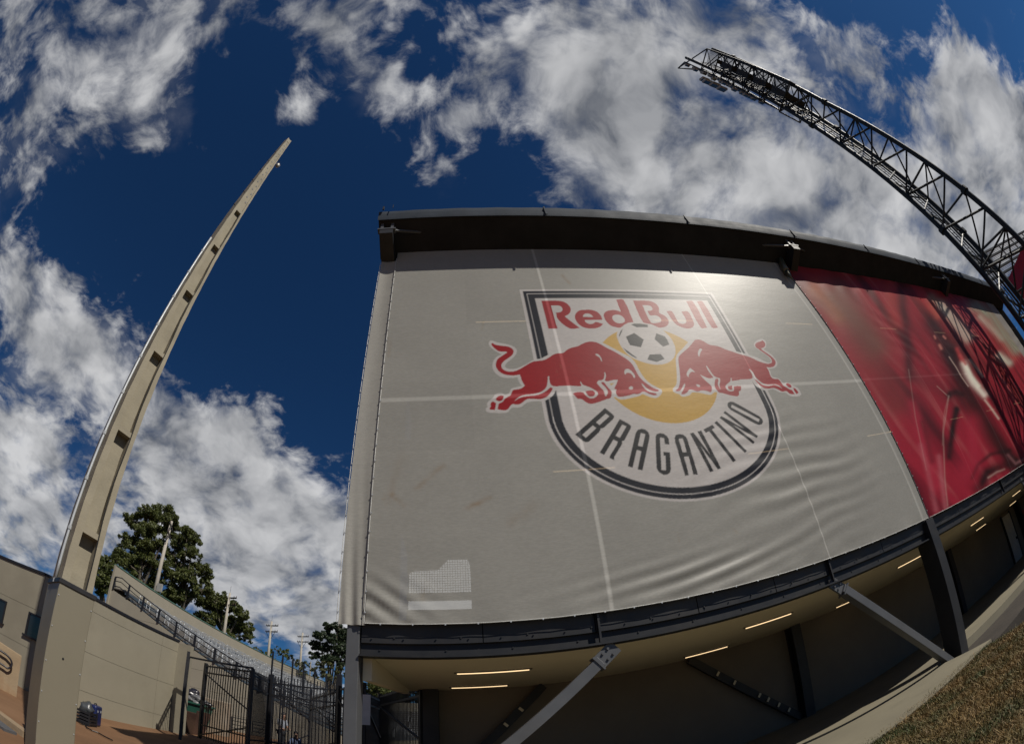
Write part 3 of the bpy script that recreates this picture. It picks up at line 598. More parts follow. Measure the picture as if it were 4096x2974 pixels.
# laced side strip
xs = spaced((-1.66, -1.285, .012)); zs = spaced((ZR - .02, 11.5, .03)); X, Z = np.meshgrid(xs, zs)
Y = D - .02 + .02 * np.sin((X + 1.66) / .37 * np.pi) * (.5 + vnoise(X * 3, Z, .8, 21)) + .014 * np.exp(-(Z - 3.2) / .9) * np.sin((X + 1.66) * 38 + Z * 2.2)
o = grid_mesh('corner_strip', np.stack([X, Y, Z], -1), len(xs), len(zs), FABRIC); c, a = paint_plain(X.ravel(), Z.ravel()); set_attr(o.data, c, a)
tag(o, 'narrow grey fabric strip laced to the left edge of the crest banner', 'banner')
# red photographic banner: a print of folded red cloth
STK = []
def stroke(cr, L, w, rgb, f=1.0): STK.append((np.array(cr(L)), w, np.array(rgb), f))
DK = (.022, .007, .008); PK = (.60, .40, .42); MR = (.42, .03, .05)
stroke(c7, [(470,300),(540,360),(600,440)], 34, (.42,.13,.06), .8); stroke(c7, [(580,330),(660,440),(780,600)], 60, (.17,.085,.07), .8); stroke(c7, [(700,560),(820,740),(900,900)], 60, (.15,.03,.03), .6)
stroke(c7, [(920,250),(935,390),(960,560),(975,760)], 22, DK, .75); stroke(c7, [(860,300),(900,480)], 26, (.40,.05,.05), .6); stroke(c7, [(1040,330),(1130,430),(1200,560)], 26, (.42,.035,.045), .8)
stroke(c7, [(1100,480),(1180,600),(1210,640)], 46, DK, .85); stroke(c7, [(1200,560),(1260,640),(1330,720)], 30, (.07,.015,.015), .7)
stroke(c7, [(1180,640),(1250,840),(1380,1030),(1470,1150),(1540,1215)], 38, DK, .95); stroke(c7, [(1230,850),(1330,1000),(1420,1110)], 30, (.08,.010,.013), .6)
stroke(c7, [(1000,760),(1090,800),(1170,860)], 40, (.13,.015,.022), .6); stroke(c7, [(1215,930),(1200,1040),(1180,1180)], 15, DK, .9); stroke(c7, [(1190,850),(1220,840),(1250,850)], 14, DK, .7)
stroke(c7, [(1300,1290),(1330,1220),(1400,1165),(1500,1145)], 9, DK, .85); stroke(c7, [(1340,1340),(1380,1260),(1470,1225),(1540,1215)], 24, DK, .9)
stroke(c7, [(990,900),(1060,1150),(1110,1330)], 24, (.42,.025,.06), .7); stroke(c7, [(1040,1000),(1090,1200)], 14, (.10,.010,.016), .6); stroke(c7, [(1300,1000),(1320,1150),(1270,1260)], 40, (.38,.02,.05), .8); stroke(c7, [(1010,870),(1060,930),(1110,1040)], 30, (.12,.012,.02), .5)
stroke(c8, [(60,260),(150,330),(220,400)], 18, (.45,.36,.34), .5); stroke(c8, [(150,330),(250,440),(330,540),(400,630)], 20, (.58,.48,.48), .9); stroke(c8, [(60,330),(120,430)], 16, (.52,.10,.08), .7)
stroke(c8, [(300,740),(350,860),(380,900)], 8, (.5,.05,.06), .8); stroke(c8, [(365,880),(400,970),(450,1060),(555,1170)], 13, (.80,.64,.68), 1); stroke(c8, [(385,900),(430,1000),(500,1090)], 8, (.88,.78,.80), 1); stroke(c8, [(330,800),(380,880)], 7, (.55,.08,.10), .8)
stroke(c8, [(420,840),(480,920),(540,1000)], 5, PK, .7); stroke(c8, [(225,815),(290,910),(340,1000),(405,1090)], 2.4, PK, .7); stroke(c8, [(560,1220),(630,1310),(690,1395)], 4.5, PK, .8)
stroke(c8, [(85,620),(95,640)], 4, (.6,.2,.2), .8); stroke(c8, [(135,705),(150,735)], 6, (.6,.2,.2), .8); stroke(c8, [(170,620),(190,640)], 4, (.6,.2,.2), .8)
stroke(c8, [(110,1090),(215,1185)], 2.0, PK, .4); stroke(c8, [(220,1180),(180,1330),(165,1480),(160,1647)], 2.4, PK, .2); stroke(c8, [(220,1180),(235,1150),(290,1145),(340,1165)], 10, DK, .7)
stroke(c8, [(300,1310),(260,1450),(235,1640)], 9, DK, .9); stroke(c8, [(550,700),(680,880),(800,1080),(930,1300)], 12, (.13,.015,.015), .7)
stroke(c8, [(450,330),(560,480),(700,650),(840,830)], 12, (.46,.04,.05), .9); stroke(c8, [(520,440),(640,560),(720,640)], 12, (.58,.44,.44), .8); stroke(c8, [(700,800),(790,870)], 14, (.62,.55,.55), .9); stroke(c8, [(470,330),(640,430),(760,620),(850,740)], 26, (.30,.28,.25), .95)
stroke(c7, [(1060,1250),(1000,970),(966,720)], 2.4, PK, .2); stroke(c7, [(1178,860),(1148,1050),(1156,1290),(1172,1440)], 3.0, PK, .3); stroke(c7, [(1125,1180),(1140,1290),(1160,1450)], 11, (.55,.18,.25), .4); stroke(c7, [(1030,1120),(1070,1270),(1110,1460)], 11, (.50,.13,.19), .4)
stroke(c7, [(1385,1290),(1430,1260),(1470,1245)], 4, PK, .4); stroke(c7, [(1490,1170),(1530,1215),(1576,1190)], 6, (.5,.2,.26), .3)
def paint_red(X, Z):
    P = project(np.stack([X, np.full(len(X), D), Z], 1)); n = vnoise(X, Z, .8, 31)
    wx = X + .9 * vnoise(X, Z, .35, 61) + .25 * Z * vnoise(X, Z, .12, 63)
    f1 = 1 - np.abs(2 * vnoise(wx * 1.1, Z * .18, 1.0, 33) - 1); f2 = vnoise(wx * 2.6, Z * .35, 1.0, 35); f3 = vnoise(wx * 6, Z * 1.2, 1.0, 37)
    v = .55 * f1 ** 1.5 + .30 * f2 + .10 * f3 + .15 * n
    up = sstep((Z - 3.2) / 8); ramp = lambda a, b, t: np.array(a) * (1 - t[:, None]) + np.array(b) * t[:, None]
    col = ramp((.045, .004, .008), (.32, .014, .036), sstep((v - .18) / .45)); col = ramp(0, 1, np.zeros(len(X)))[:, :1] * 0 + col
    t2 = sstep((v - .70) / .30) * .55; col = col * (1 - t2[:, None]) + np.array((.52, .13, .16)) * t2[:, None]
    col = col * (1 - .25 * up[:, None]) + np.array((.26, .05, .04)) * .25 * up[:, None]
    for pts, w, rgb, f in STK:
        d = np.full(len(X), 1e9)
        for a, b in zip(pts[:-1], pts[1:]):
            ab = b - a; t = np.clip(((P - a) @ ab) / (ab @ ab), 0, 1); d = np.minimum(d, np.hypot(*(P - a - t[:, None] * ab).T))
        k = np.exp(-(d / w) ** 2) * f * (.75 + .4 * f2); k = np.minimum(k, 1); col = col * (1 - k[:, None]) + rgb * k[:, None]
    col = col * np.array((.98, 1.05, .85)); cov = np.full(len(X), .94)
    k = np.clip(1 - (np.abs(X - 28.1) / 1.0) ** 6, 0, 1)[:, None]; col = col * (1 - k) + np.array((.28, .26, .235)) * k
    for x0, w in ((2.05 * D, .018), (2.58 * D, .018)):
        s_ = np.clip(1 - (np.abs(X - x0) / w) ** 4, 0, 1)[:, None] * .6; col = col * (1 - s_) + (col * 1.3 + .05) * s_
    s_ = np.clip(1 - (np.abs(Z - (.862 * D + EYE)) / .045) ** 4, 0, 1)[:, None] * .5 * (X < 17)[:, None]; col = col * (1 - s_) + (col * 1.2 + .04) * s_
    return col, cov
xs = spaced((XE + .05, 16, .03), (16, 28.7, .05)); zs = spaced((ZR, ZT - .02, .03))
X, Z = np.meshgrid(xs, zs)
Y = D - .02 + .02 * (vnoise(X, Z, .5, 41) - .5) + .010 * np.sin(2 * np.pi * (X * .8 + Z * .55) / (.75 + .3 * vnoise(X, Z, .3, 43))) * vnoise(X, Z, .6, 45) + .012 * np.exp(-(Z - ZR) / .3) * np.sin(X * 7)
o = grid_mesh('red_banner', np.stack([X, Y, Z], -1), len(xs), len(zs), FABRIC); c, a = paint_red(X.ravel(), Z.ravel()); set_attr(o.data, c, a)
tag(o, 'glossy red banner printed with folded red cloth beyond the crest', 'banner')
# lacing rope with eyelets along the lower hem and the vertical joints
ROPE = mat('white_lacing_rope', (.5, .5, .48), .6); DARKR = mat('lacing_shadow_cord', (.02, .02, .022), .7)
def lacing(name, pts, label, step):
    o = empty(name, pts[0]); tag(o, label, 'rope', 'lacing ropes of the banners'); p, q = Vector(pts[0]), Vector(pts[1]); L = (q - p).length; d = (q - p).normalized(); n = int(L / step); side = d.cross(Vector((0, 1, 0)))
    for off, mt, r in ((.012, ROPE, .006),):
        m = MB(); P = []
        for i in range(n * 2 + 1): P.append(p + d * (L * i / (n * 2)) + side * (off + .003 * (i % 2)) + Vector((0, -.004 * (1 - i % 2), 0)))
        m.tube(P, r, 5).build('cord', mt, o)
    m = MB()
    for i in range(n): c_ = p + d * (L * (i + .5) / n) + Vector((0, -.012, 0)); m.tube([c_, c_ + Vector((0, -.012, 0))], .012, 6)
    e = m.build('eyelets', ZINC, o); e['kind'] = 'stuff'
lacing('lacing_rope', [(-1.29, D - .03, ZR - .01), (XE, D - .03, ZR - .01)], 'lacing rope along the lower hem of the grey crest banner', .42)
lacing('lacing_rope', [(XE + .05, D - .03, ZR - .01), (28.6, D - .03, ZR - .01)], 'lacing rope along the lower hem of the red banner', .45)
lacing('lacing_rope', [(-1.287, D - .035, ZR), (-1.287, D - .035, ZT - .3)], 'vertical lacing rope between the corner strip and the crest banner', .3)
lacing('lacing_rope', [(-1.665, D - .03, ZR), (-1.665, D - .03, 11.4)], 'vertical lacing rope on the outer edge of the corner strip', .3)
lacing('lacing_rope', [(XE + .02, D - .03, ZR + .02), (XE + .02, D - .03, ZT - .75)], 'vertical lacing rope between the crest banner and the red banner', .3)
# ------------------------------------------------------------------ left tower: tapered concrete mast with a clad foot
tw_c = Vector((-5.116, 4.63, 0)); tnf = Vector((.88, -.475, 0)).normalized(); tu = Vector((.475, .88, 0)).normalized(); tv = -tnf
tower = empty('concrete_mast', tw_c + tu * .28 + tv * .35)
tag(tower, 'tall tapered concrete lighting mast with recessed panels rising from a cream clad foot', 'mast')
def T(u, v, z): return tw_c + tu * u + tv * v + Vector((0, 0, z))
CH = 2.66
m = MB(); W0, S0 = .575, .70
for (z0, z1, e) in ((-.2, CH, 0),):
    vs = [T(0, 0, z0), T(W0, 0, z0), T(W0, S0, z0), T(0, S0, z0), T(0, 0, z1), T(W0, 0, z1), T(W0, S0, z1), T(0, S0, z1)]
    m.add(vs, [(0,3,2,1),(4,5,6,7),(0,1,5,4),(1,2,6,5),(2,3,7,6),(3,0,4,7)])
foot = m.build('clad_foot', CLAD, tower, bevel=.012)
m = MB(); e = .018
vs = [T(-e, -e, CH - .04), T(W0 + e, -e, CH - .04), T(W0 + e, S0 + e, CH - .04), T(-e, S0 + e, CH - .04)] + [T(-e, -e, CH + .03), T(W0 + e, -e, CH + .03), T(W0 + e, S0 + e, CH + .03), T(-e, S0 + e, CH + .03)]
m.add(vs, [(0,3,2,1),(4,5,6,7),(0,1,5,4),(1,2,6,5),(2,3,7,6),(3,0,4,7)]).build('trim', COPE, foot, bevel=.006)
for z in (2.45, 2.0, 1.5, 1.05, .6, .15):
    for u in (.025, W0 - .025):
        MB().tube([T(u, -.001, z), T(u, -.010, z)], .009, 8).build('rivet', ZINC, foot)
MB().tube([T(.27, -.001, 1.62), T(.27, -.008, 1.62)], .016, 8).build('rivet', BLACK, foot)
# shaft, one-sided taper
ZB0, ZTOP = CH - .02, 18.0
def sec(z):
    t = (z - ZB0) / (ZTOP - ZB0); w = .515 * (1 - t) + .17 * t; s = .60 * (1 - t) + .20 * t
    u0 = .03 * (1 - t); v1 = .68; return u0, w, v1 - s, s
NZ = 60; zl = [ZB0 + (ZTOP - ZB0) * i / NZ for i in range(NZ + 1)]
def flange(name, ua, ub, va, vb):
    """strip of the section between fractions ua..ub of the width and va..vb of the depth"""
    m = MB(); vs = []
    for i, z in enumerate(zl):
        u0, w, v0, s = sec(z); j = .004 * math.sin(i * 2.3 + ua * 9)
        for a, b in ((ua, va), (ub, va), (ub, vb), (ua, vb)): vs.append(T(u0 + w * a + j, v0 + s * b + j, z))
    fs = [(0, 3, 2, 1), tuple(4 * NZ + k for k in (0, 1, 2, 3))]
    for i in range(NZ):
        for k in range(4): fs.append((4*i + k, 4*i + (k+1) % 4, 4*i + 4 + (k+1) % 4, 4*i + 4 + k))
    return m.add(vs, fs).build(name, OLDC, tower)
flange('left_flange', 0, .25, 0, 1); flange('right_flange', .80, 1, 0, 1); flange('web', .252, .798, .30, .74)
plates = [on_z([p], EYE + 7.2 * math.tan(math.asin(rays([p])[0][2])))[0][2] for p in c5([(292,1372),(402,1035),(515,770),(617,562),(705,405),(780,287),(830,215)])]
zprev = None
for z in plates[:6] + [ZTOP - .3]:
    z = min(z, ZTOP - .15); u0, w, v0, s = sec(z); th = .09
    MB().add([T(u0 + w * .22, v0 + .008, z), T(u0 + w * .82, v0 + .008, z), T(u0 + w * .82, v0 + s * .5, z), T(u0 + w * .22, v0 + s * .5, z), T(u0 + w * .22, v0 + .008, z + th), T(u0 + w * .82, v0 + .008, z + th), T(u0 + w * .82, v0 + s * .5, z + th), T(u0 + w * .22, v0 + s * .5, z + th)],
             [(0,3,2,1),(4,5,6,7),(0,1,5,4),(1,2,6,5),(2,3,7,6),(3,0,4,7)]).build('diaphragm', OLDC, tower)
z0 = plates[5] + .6; n = 0
m = MB()   # solid top section
vs = []
for z in (plates[5] + .09, ZTOP + .02):
    u0, w, v0, s = sec(z)
    for a, b in ((.2, .10), (.85, .10), (.85, .9), (.2, .9)): vs.append(T(u0 + w * a, v0 + s * b, z))
m.add(vs, [(0,3,2,1),(4,5,6,7),(0,1,5,4),(1,2,6,5),(2,3,7,6),(3,0,4,7)]).build('solid_top', OLDC, tower)
k = 0
while z0 < ZTOP - .4:      # climbing holes in the top section
    u0, w, v0, s = sec(z0); MB().obox(T(u0 + w * (.42 if k % 2 else .62), v0 + s * .10 - .004, z0), tu * .022, tv * .004, (0, 0, .035)).build('climbing_hole', BLACK, tower); z0 += .26; k += 1
# conduit with clamps on the left face, black cable on the right flange, small lamp near the tip
cp = []
for i in range(30):
    z = CH + (plates[4] + .3 - CH) * i / 29; u0, w, v0, s = sec(z); cp.append(T(u0 - .028, v0 + s * .45, z))
cd = MB().tube(cp, .024, 10).build('conduit', ZINC, tower, smooth=True)
for i in range(0, 30, 3):
    MB().tube([cp[i] - Vector((0, 0, .03)), cp[i] + Vector((0, 0, .03))], .033, 8).build('clamp', ZINC, cd)
cb = []
for i in range(50):
    z = CH + (plates[5] - CH) * i / 49; u0, w, v0, s = sec(z); cb.append(T(u0 + w * (.78 + .03 * math.sin(i * .6)), v0 - .008 + .006 * math.sin(i * .9), z))
MB().tube(cb, .009, 5).build('cable', CABLE, tower)
u0, w, v0, s = sec(16.3)
l = MB().tube([T(u0 + w, v0 + s * .3, 16.3), T(u0 + w + .12, v0 + s * .3, 16.25), T(u0 + w + .13, v0 + s * .3, 16.1)], .012, 6).build('lamp_arm', STEEL, tower)
MB().tube([T(u0 + w + .13, v0 + s * .3, 16.12), T(u0 + w + .13, v0 + s * .3, 16.02), T(u0 + w + .13, v0 + s * .3, 15.93), T(u0 + w + .13, v0 + s * .3, 15.86)], [.03, .075, .07, .02], 12).build('lamp_bell', PLATE, l, smooth=True)
for z in (12.6, 13.4, 14.2, 15.0, 15.8, 16.6):
    u0, w, v0, s = sec(z); MB().tube([T(u0, v0 + s * .5, z), T(u0 - .06, v0 + s * .5, z + .02)], .012, 6).build('step_bolt', STEEL, tower)

# ------------------------------------------------------------------ cream clad wall on the left, in two runs
nw = Vector((math.cos(R(-10)), math.sin(R(-10)), 0)); DW = -14.2; WT = 2.65 + EYE
def on_wall(p):
    d = rays([p])[0]; t = DW / (d[0] * nw.x + d[1] * nw.y); return Vector((d[0] * t, d[1] * t, d[2] * t + EYE))
A1 = on_wall(c1([(1160, 940)])[0]); A0 = on_wall(c1([(560, 640)])[0])
K = Vector((A0.x, A0.y, 0)); E_ = Vector((A1.x, A1.y, 0))
# left run: coping of the same height seen left of the mast
def at_top(p, z): q = on_z([p], z)[0]; return Vector((q[0], q[1], 0))
L1 = at_top(c1([(300, 508)])[0], WT); L0 = at_top(c1([(0, 388)])[0], WT); L0 = L1 + (L0 - L1) * 2.2
wall = empty('clad_wall', (K + E_) / 2); tag(wall, 'long cream panelled wall with black coping behind the concrete mast', 'wall')
def run(P, Q, joints, name, vert, thick=.3):
    P, Q = Vector(P), Vector(Q); d = (Q - P); L = d.length; d.normalize(); n = Vector((d.y, -d.x, 0))
    if n.dot(-P) < 0: n = -n
    zs = [-.3] + sorted(joints) + [WT - .06]
    MB().prism([(P.x, P.y), (Q.x, Q.y), tuple((Q - n * thick).xy), tuple((P - n * thick).xy)], 2, -.3, WT - .08).build('wall_core', CLADW, wall)
    for z0, z1 in zip(zs[:-1], zs[1:]):
        s0 = 0
        for s1 in [v for v in vert if v < L - .5] + [L]:
            a = P + d * (s0 + .006); b = P + d * (s1 - .006)
            MB().prism([tuple((a + n * .002).xy), tuple((b + n * .002).xy), tuple((b + n * .028).xy), tuple((a + n * .028).xy)], 2, z0 + .006, z1 - .006).build('wall_panel', CLADW, wall)
            s0 = s1
    MB().prism([tuple((P + n * .07).xy), tuple((Q + n * .07).xy), tuple((Q - n * (thick + .04)).xy), tuple((P - n * (thick + .04)).xy)], 2, WT - .06, WT + .03).build('coping', COPE, wall)
    return d, n
run(K, E_, [.05 + .75 - 0.0, EYE + .64, EYE + .151 * 14.2], 'r', [4.2])
dl, nl = run(L0, L1, [EYE - .16, EYE + 1.28], 'l', [6.0, 12.0])
run(L1, K, [EYE - .16, EYE + 1.28], 'm', [], .12)
# returned end of the wall by the gate
q = E_ + Vector((.985, .174, 0)) * .0
MB().box((E_.x, E_.y - .02, -.1), (E_.x + .62, E_.y + .26, WT - .10)).build('end_pier', CLADW, wall)
# two dark windows with sills in the left run
def wall_pt(p):   # point on the left run plane
    d = rays([p])[0]; n = Vector(nl); t = n.dot(L1) / (d[0] * n.x + d[1] * n.y); return Vector((d[0] * t, d[1] * t, d[2] * t + EYE))
for (pa, pb) in (((cl([(340, 210)])[0]), cl([(470, 250)])[0]), (cl([(-70, 20)])[0], cl([(55, 60)])[0])):
    a, b = wall_pt(pa), wall_pt(pb); zt = (a.z + b.z) / 2; zb = zt - .78; a.z = b.z = 0
    n = nl; dd = (b - a).normalized(); b2 = a + dd * max((b - a).length, .9)
    w_ = MB().prism([tuple((a + n * .03).xy), tuple((b2 + n * .03).xy), tuple((b2 + n * .045).xy), tuple((a + n * .045).xy)], 2, zb, zt).build('window', GLASSD, wall)
    f = MB()
    f.prism([tuple((a + n * .03).xy), tuple((a + dd * .07 + n * .03).xy), tuple((a + dd * .07 + n * .075).xy), tuple((a + n * .075).xy)], 2, zb, zt)
    f.prism([tuple((b2 - dd * .07 + n * .03).xy), tuple((b2 + n * .03).xy), tuple((b2 + n * .075).xy), tuple((b2 - dd * .07 + n * .075).xy)], 2, zb, zt)
    f.prism([tuple((a + n * .03).xy), tuple((b2 + n * .03).xy), tuple((b2 + n * .075).xy), tuple((a + n * .075).xy)], 2, zt, zt + .06)
    f.build('window_frame', COPE, w_)
    MB().prism([tuple((a - dd * .08 + n * .03).xy), tuple((b2 + dd * .08 + n * .03).xy), tuple((b2 + dd * .08 + n * .12).xy), tuple((a - dd * .08 + n * .12).xy)], 2, zb - .07, zb).build('window_sill', COPE, w_)
# concrete ramp wall with looped black handrail (far left)
def gpt(p, z=0.0): return Vector(on_z([p], z)[0])
rb = gpt(cl([(190, 1135)])[0], .0); r0 = at_dist([cl([(272, 700)])[0]], math.hypot(rb.x, rb.y))[0]
rd = Vector((-.62, -.78, 0)); rn = Vector((.78, -.62, 0)); hR = r0[2]
ramp = empty('ramp_wall', (rb.x, rb.y, 0)); tag(ramp, 'stained low concrete ramp wall with a looped black handrail', 'wall')
PEACH = mat('stained_ramp_concrete', (.27, .20, .125), .9, 0, .15, 1.5, .4, 18, dirt=(.20, .095, .035), dscale=1.1, damt=.7)
p0 = Vector((rb.x, rb.y, 0)); p1 = p0 + rd * 7
MB().add([p0 + Vector((0,0,-.2)), p1 + Vector((0,0,-.2)), p1 - rn * .3 + Vector((0,0,-.2)), p0 - rn * .3 + Vector((0,0,-.2)), p0 + Vector((0,0,hR)), p1 + Vector((0,0,hR + .75)), p1 - rn * .3 + Vector((0,0,hR + .75)), p0 - rn * .3 + Vector((0,0,hR))], [(0,3,2,1),(4,5,6,7),(0,1,5,4),(1,2,6,5),(2,3,7,6),(3,0,4,7)]).build('ramp_body', PEACH, ramp, bevel=.015)
MB().add([p0 + rn*.06 + Vector((0,0,-.2)), p0 - rd*.02 + rn*.06 + rd*.24 + Vector((0,0,-.2)), p0 + rd*.22 + rn*.004 + Vector((0,0,-.2)), p0 + rn*.004 + Vector((0,0,-.2)), p0 + rn*.06 + Vector((0,0,hR-.02)), p0 + rd*.22 + rn*.06 + Vector((0,0,hR-.0)), p0 + rd*.22 + rn*.004 + Vector((0,0,hR-.0)), p0 + rn*.004 + Vector((0,0,hR-.02))], [(0,3,2,1),(4,5,6,7),(0,1,5,4),(1,2,6,5),(2,3,7,6),(3,0,4,7)]).build('ramp_pier', PEACH, ramp)
HRL = mat('black_handrail', (.018, .016, .020), .35)
for zo in (.0,):
    P = []; hz = hR - .22; off = rn * .14; sl = .75 / 7
    for i in range(8): t = 5 - i * .65; P.append(p0 + rd * t + off + Vector((0, 0, hz + t * sl)))
    c0 = p0 + rd * .42 + off + Vector((0, 0, hz - .17))
    for i in range(1, 10): a = math.pi / 2 - math.pi * i / 10; P.append(c0 - rd * .17 * math.cos(a) + Vector((0, 0, .17 * math.sin(a) + .02)))
    for i in range(8): t = .45 + i * .65; P.append(p0 + rd * t + off + Vector((0, 0, hz - .34 + t * sl)))
    hr = MB().tube(P, .032, 8).build('handrail', HRL, ramp, smooth=True)
    for t in (.8, 2.2, 3.6):
        for dz in (0, -.34): MB().tube([p0 + rd * t + off + Vector((0, 0, hz + dz + t * sl)), p0 + rd * t + rn * .0 + Vector((0, 0, hz + dz - .03 + t * sl))], .014, 6).build('rail_bracket', HRL, hr)
# kerb and low steel edge in front of the ramp
ka, kb = gpt(cl([(-20, 1330)])[0]), gpt(cl([(235, 1520)])[0]); kd = (kb - ka).normalized(); kn = Vector((kd.y, -kd.x, 0))
if kn.dot(-ka) < 0: kn = -kn
ka = ka - kd * 4; kb = kb + kd * .4
tag(MB().prism([tuple(ka.xy), tuple(kb.xy), tuple((kb + kn * .22).xy), tuple((ka + kn * .22).xy)], 2, -.2, .06).build('kerb', PEACH), kind='structure')
tag(MB().prism([tuple((ka + kn * .35).xy), tuple((kb + kn * .35).xy), tuple((kb + kn * .62).xy), tuple((ka + kn * .62).xy)], 2, -.2, -.01).build('drain_cover', STEELG), kind='structure')

# ------------------------------------------------------------------ blue case, crate, cable by the wall
bp = gpt(cl([(1075, 1470)])[0], -.03); bd = Vector((-.35, .94, 0)); bq = Vector((.94, .35, 0))
case = empty('blue_case', bp); tag(case, 'upright blue plastic tool case standing on the dirt by the cream wall', 'case')
BLUE = mat('blue_plastic', (.012, .020, .085), .35)
hb = .66
MB().obox(bp + Vector((0, 0, hb / 2 - .02)), bd * .27, bq * .15, (0, 0, hb / 2)).build('case_body', BLUE, case, bevel=.05)
MB().obox(bp + Vector((0, 0, hb / 2 - .02)) + bq * .012, bd * .275, bq * .02, (0, 0, hb / 2 + .006)).build('case_seam', BLUE, case, bevel=.01)
MB().tube([bp + bd * .1 + Vector((0, 0, hb - .05)), bp + bd * .08 + Vector((0, 0, hb + .03)), bp - bd * .08 + Vector((0, 0, hb + .03)), bp - bd * .1 + Vector((0, 0, hb - .05))], .018, 8).build('handle', BLACK, case)
for s in (-1, 1): MB().obox(bp + bq * .155 + bd * .13 * s + Vector((0, 0, hb * .72)), bd * .03, bq * .008, (0, 0, .035)).build('latch', ZINC, case)
cr = bp - bd * .66 + Vector((0, 0, -.02)); crate = empty('plastic_crate', cr); tag(crate, 'black plastic crate with clear bags standing beside the blue case', 'crate')
MB().obox(cr + Vector((0, 0, .02)), bd * .30, bq * .22, (0, 0, .015)).build('crate_base', BLACK, crate)
for k in range(4):
    z = .08 + k * .1
    MB().obox(cr + bq * .22 + Vector((0, 0, z)), bd * .30, bq * .012, (0, 0, .032)).build('slat', BLACK, crate); MB().obox(cr - bq * .22 + Vector((0, 0, z)), bd * .30, bq * .012, (0, 0, .032)).build('slat', BLACK, crate)
    MB().obox(cr + bd * .30 + Vector((0, 0, z)), bd * .012, bq * .20, (0, 0, .032)).build('slat', BLACK, crate); MB().obox(cr - bd * .30 + Vector((0, 0, z)), bd * .012, bq * .20, (0, 0, .032)).build('slat', BLACK, crate)
for s in (-1, 1):
    for t in (-1, 1): MB().obox(cr + bd * .30 * s + bq * .22 * t + Vector((0, 0, .22)), bd * .022, bq * .022, (0, 0, .215)).build('corner_post', BLACK, crate)
def lump(name, c, r, m, parent=None, seed=1, sq=(1, 1, 1), amp=.35):
    bm = bmesh.new(); bmesh.ops.create_icosphere(bm, subdivisions=3, radius=1); rg = np.random.default_rng(seed); ph = rg.uniform(0, 6, 9)
    for v in bm.verts:
        p = v.co.copy(); f = 1 + amp * (.5 * math.sin(3 * p.x + ph[0]) * math.sin(4 * p.y + ph[1]) + .35 * math.sin(7 * p.z + ph[2] + 3 * p.x) + .25 * math.sin(11 * p.y + ph[3] + 5 * p.z))
        v.co = Vector((p.x * sq[0], p.y * sq[1], max(p.z, -.55) * sq[2])) * r * f
    me = bpy.data.meshes.new(name); bm.to_mesh(me); bm.free(); me.materials.append(m); me.polygons.foreach_set('use_smooth', [True] * len(me.polygons))
    o = bpy.data.objects.new(name, me); COL.objects.link(o); o.parent = parent; o.location = Vector(c) - origin_of(parent); return o
lump('clear_bag', cr + Vector((0, 0, .5)), .22, mat('grey_plastic_bag', (.05, .055, .06), .3), crate, 4)
P = [gpt(p, -.05) for p in cl([(905,1450),(940,1478),(980,1490),(1000,1520),(1060,1555),(1130,1580),(1200,1620),(1290,1665)])]
tag(MB().tube([p + Vector((0, 0, .03)) for p in P], .02, 6).build('ground_cable', CABLE), 'black cable snaking over the brown dirt from the blue case', 'cable')

# ------------------------------------------------------------------ dumpster with bags, skip and boards behind the first gate
gq = Vector((-10.6, 19.6, .26))
def adist(p, L): return Vector(at_dist([p], L)[0])
dp = adist(cw([(190, 1250)])[0], 25.0); dz = .30
dm = empty('green_dumpster', (dp.x, dp.y, dz)); tag(dm, 'green dumpster piled with rubbish bags behind the dark gate post', 'dumpster')
GRN = mat('green_plastic', (.02, .085, .06), .4, 0, .15, 2, dirt=(.10, .09, .07), damt=.4)
MB().add([(dp.x-.75, dp.y-.5, dz+.2), (dp.x+.75, dp.y-.5, dz+.2), (dp.x+.75, dp.y+.5, dz+.2), (dp.x-.75, dp.y+.5, dz+.2), (dp.x-.95, dp.y-.62, dz+1.45), (dp.x+.95, dp.y-.62, dz+1.45), (dp.x+.95, dp.y+.62, dz+1.45), (dp.x-.95, dp.y+.62, dz+1.45)], [(0,3,2,1),(4,5,6,7),(0,1,5,4),(1,2,6,5),(2,3,7,6),(3,0,4,7)]).build('bin', GRN, dm, bevel=.04)
MB().box((dp.x-1.0, dp.y-.68, dz+1.38), (dp.x+1.0, dp.y+.68, dz+1.48)).build('rim', GRN, dm, bevel=.02)
for s in (-1, 1):
    for t in (-1, 1): MB().tube([(dp.x+.6*s-.04, dp.y+.4*t, dz+.12), (dp.x+.6*s+.04, dp.y+.4*t, dz+.12)], .12, 12).build('wheel', BLACK, dm)
BAGK = mat('black_bin_bag', (.015, .014, .02), .25); BAGW = mat('white_bin_bag', (.11, .11, .115), .45)
for k, (dx, dy, dzz, r, mt) in enumerate(((-.45, 0, 1.62, .42, BAGK), (.35, -.1, 1.60, .40, BAGW), (-.05, .1, 1.92, .32, BAGK), (.05, -.35, 1.55, .3, BAGW), (.75, 0, 1.52, .28, BAGK))):
    tag(lump('rubbish_bag', (dp.x + dx, dp.y + dy, dz + dzz), r, mt, None, 10 + k, (1.25, 1.0, .75), .55), ['lowest bulging black bag on the left of the green dumpster', 'pale plastic bag on the right of the green dumpster', 'black bag on top of the dumpster pile', 'small pale bag at the front rim of the dumpster', 'small black bag hanging over the right rim of the dumpster'][k], 'rubbish bag')
sp_ = adist(cw([(170, 1420)])[0], 22.6); RUST = mat('rusty_brown_steel', (.07, .035, .025), .7, .2, .3, 2, .3, 12, dirt=(.16, .10, .06), damt=.6)
sk = empty('rusty_skip', (sp_.x, sp_.y, .27)); tag(sk, 'open rusty brown steel skip in front of the green dumpster', 'skip')
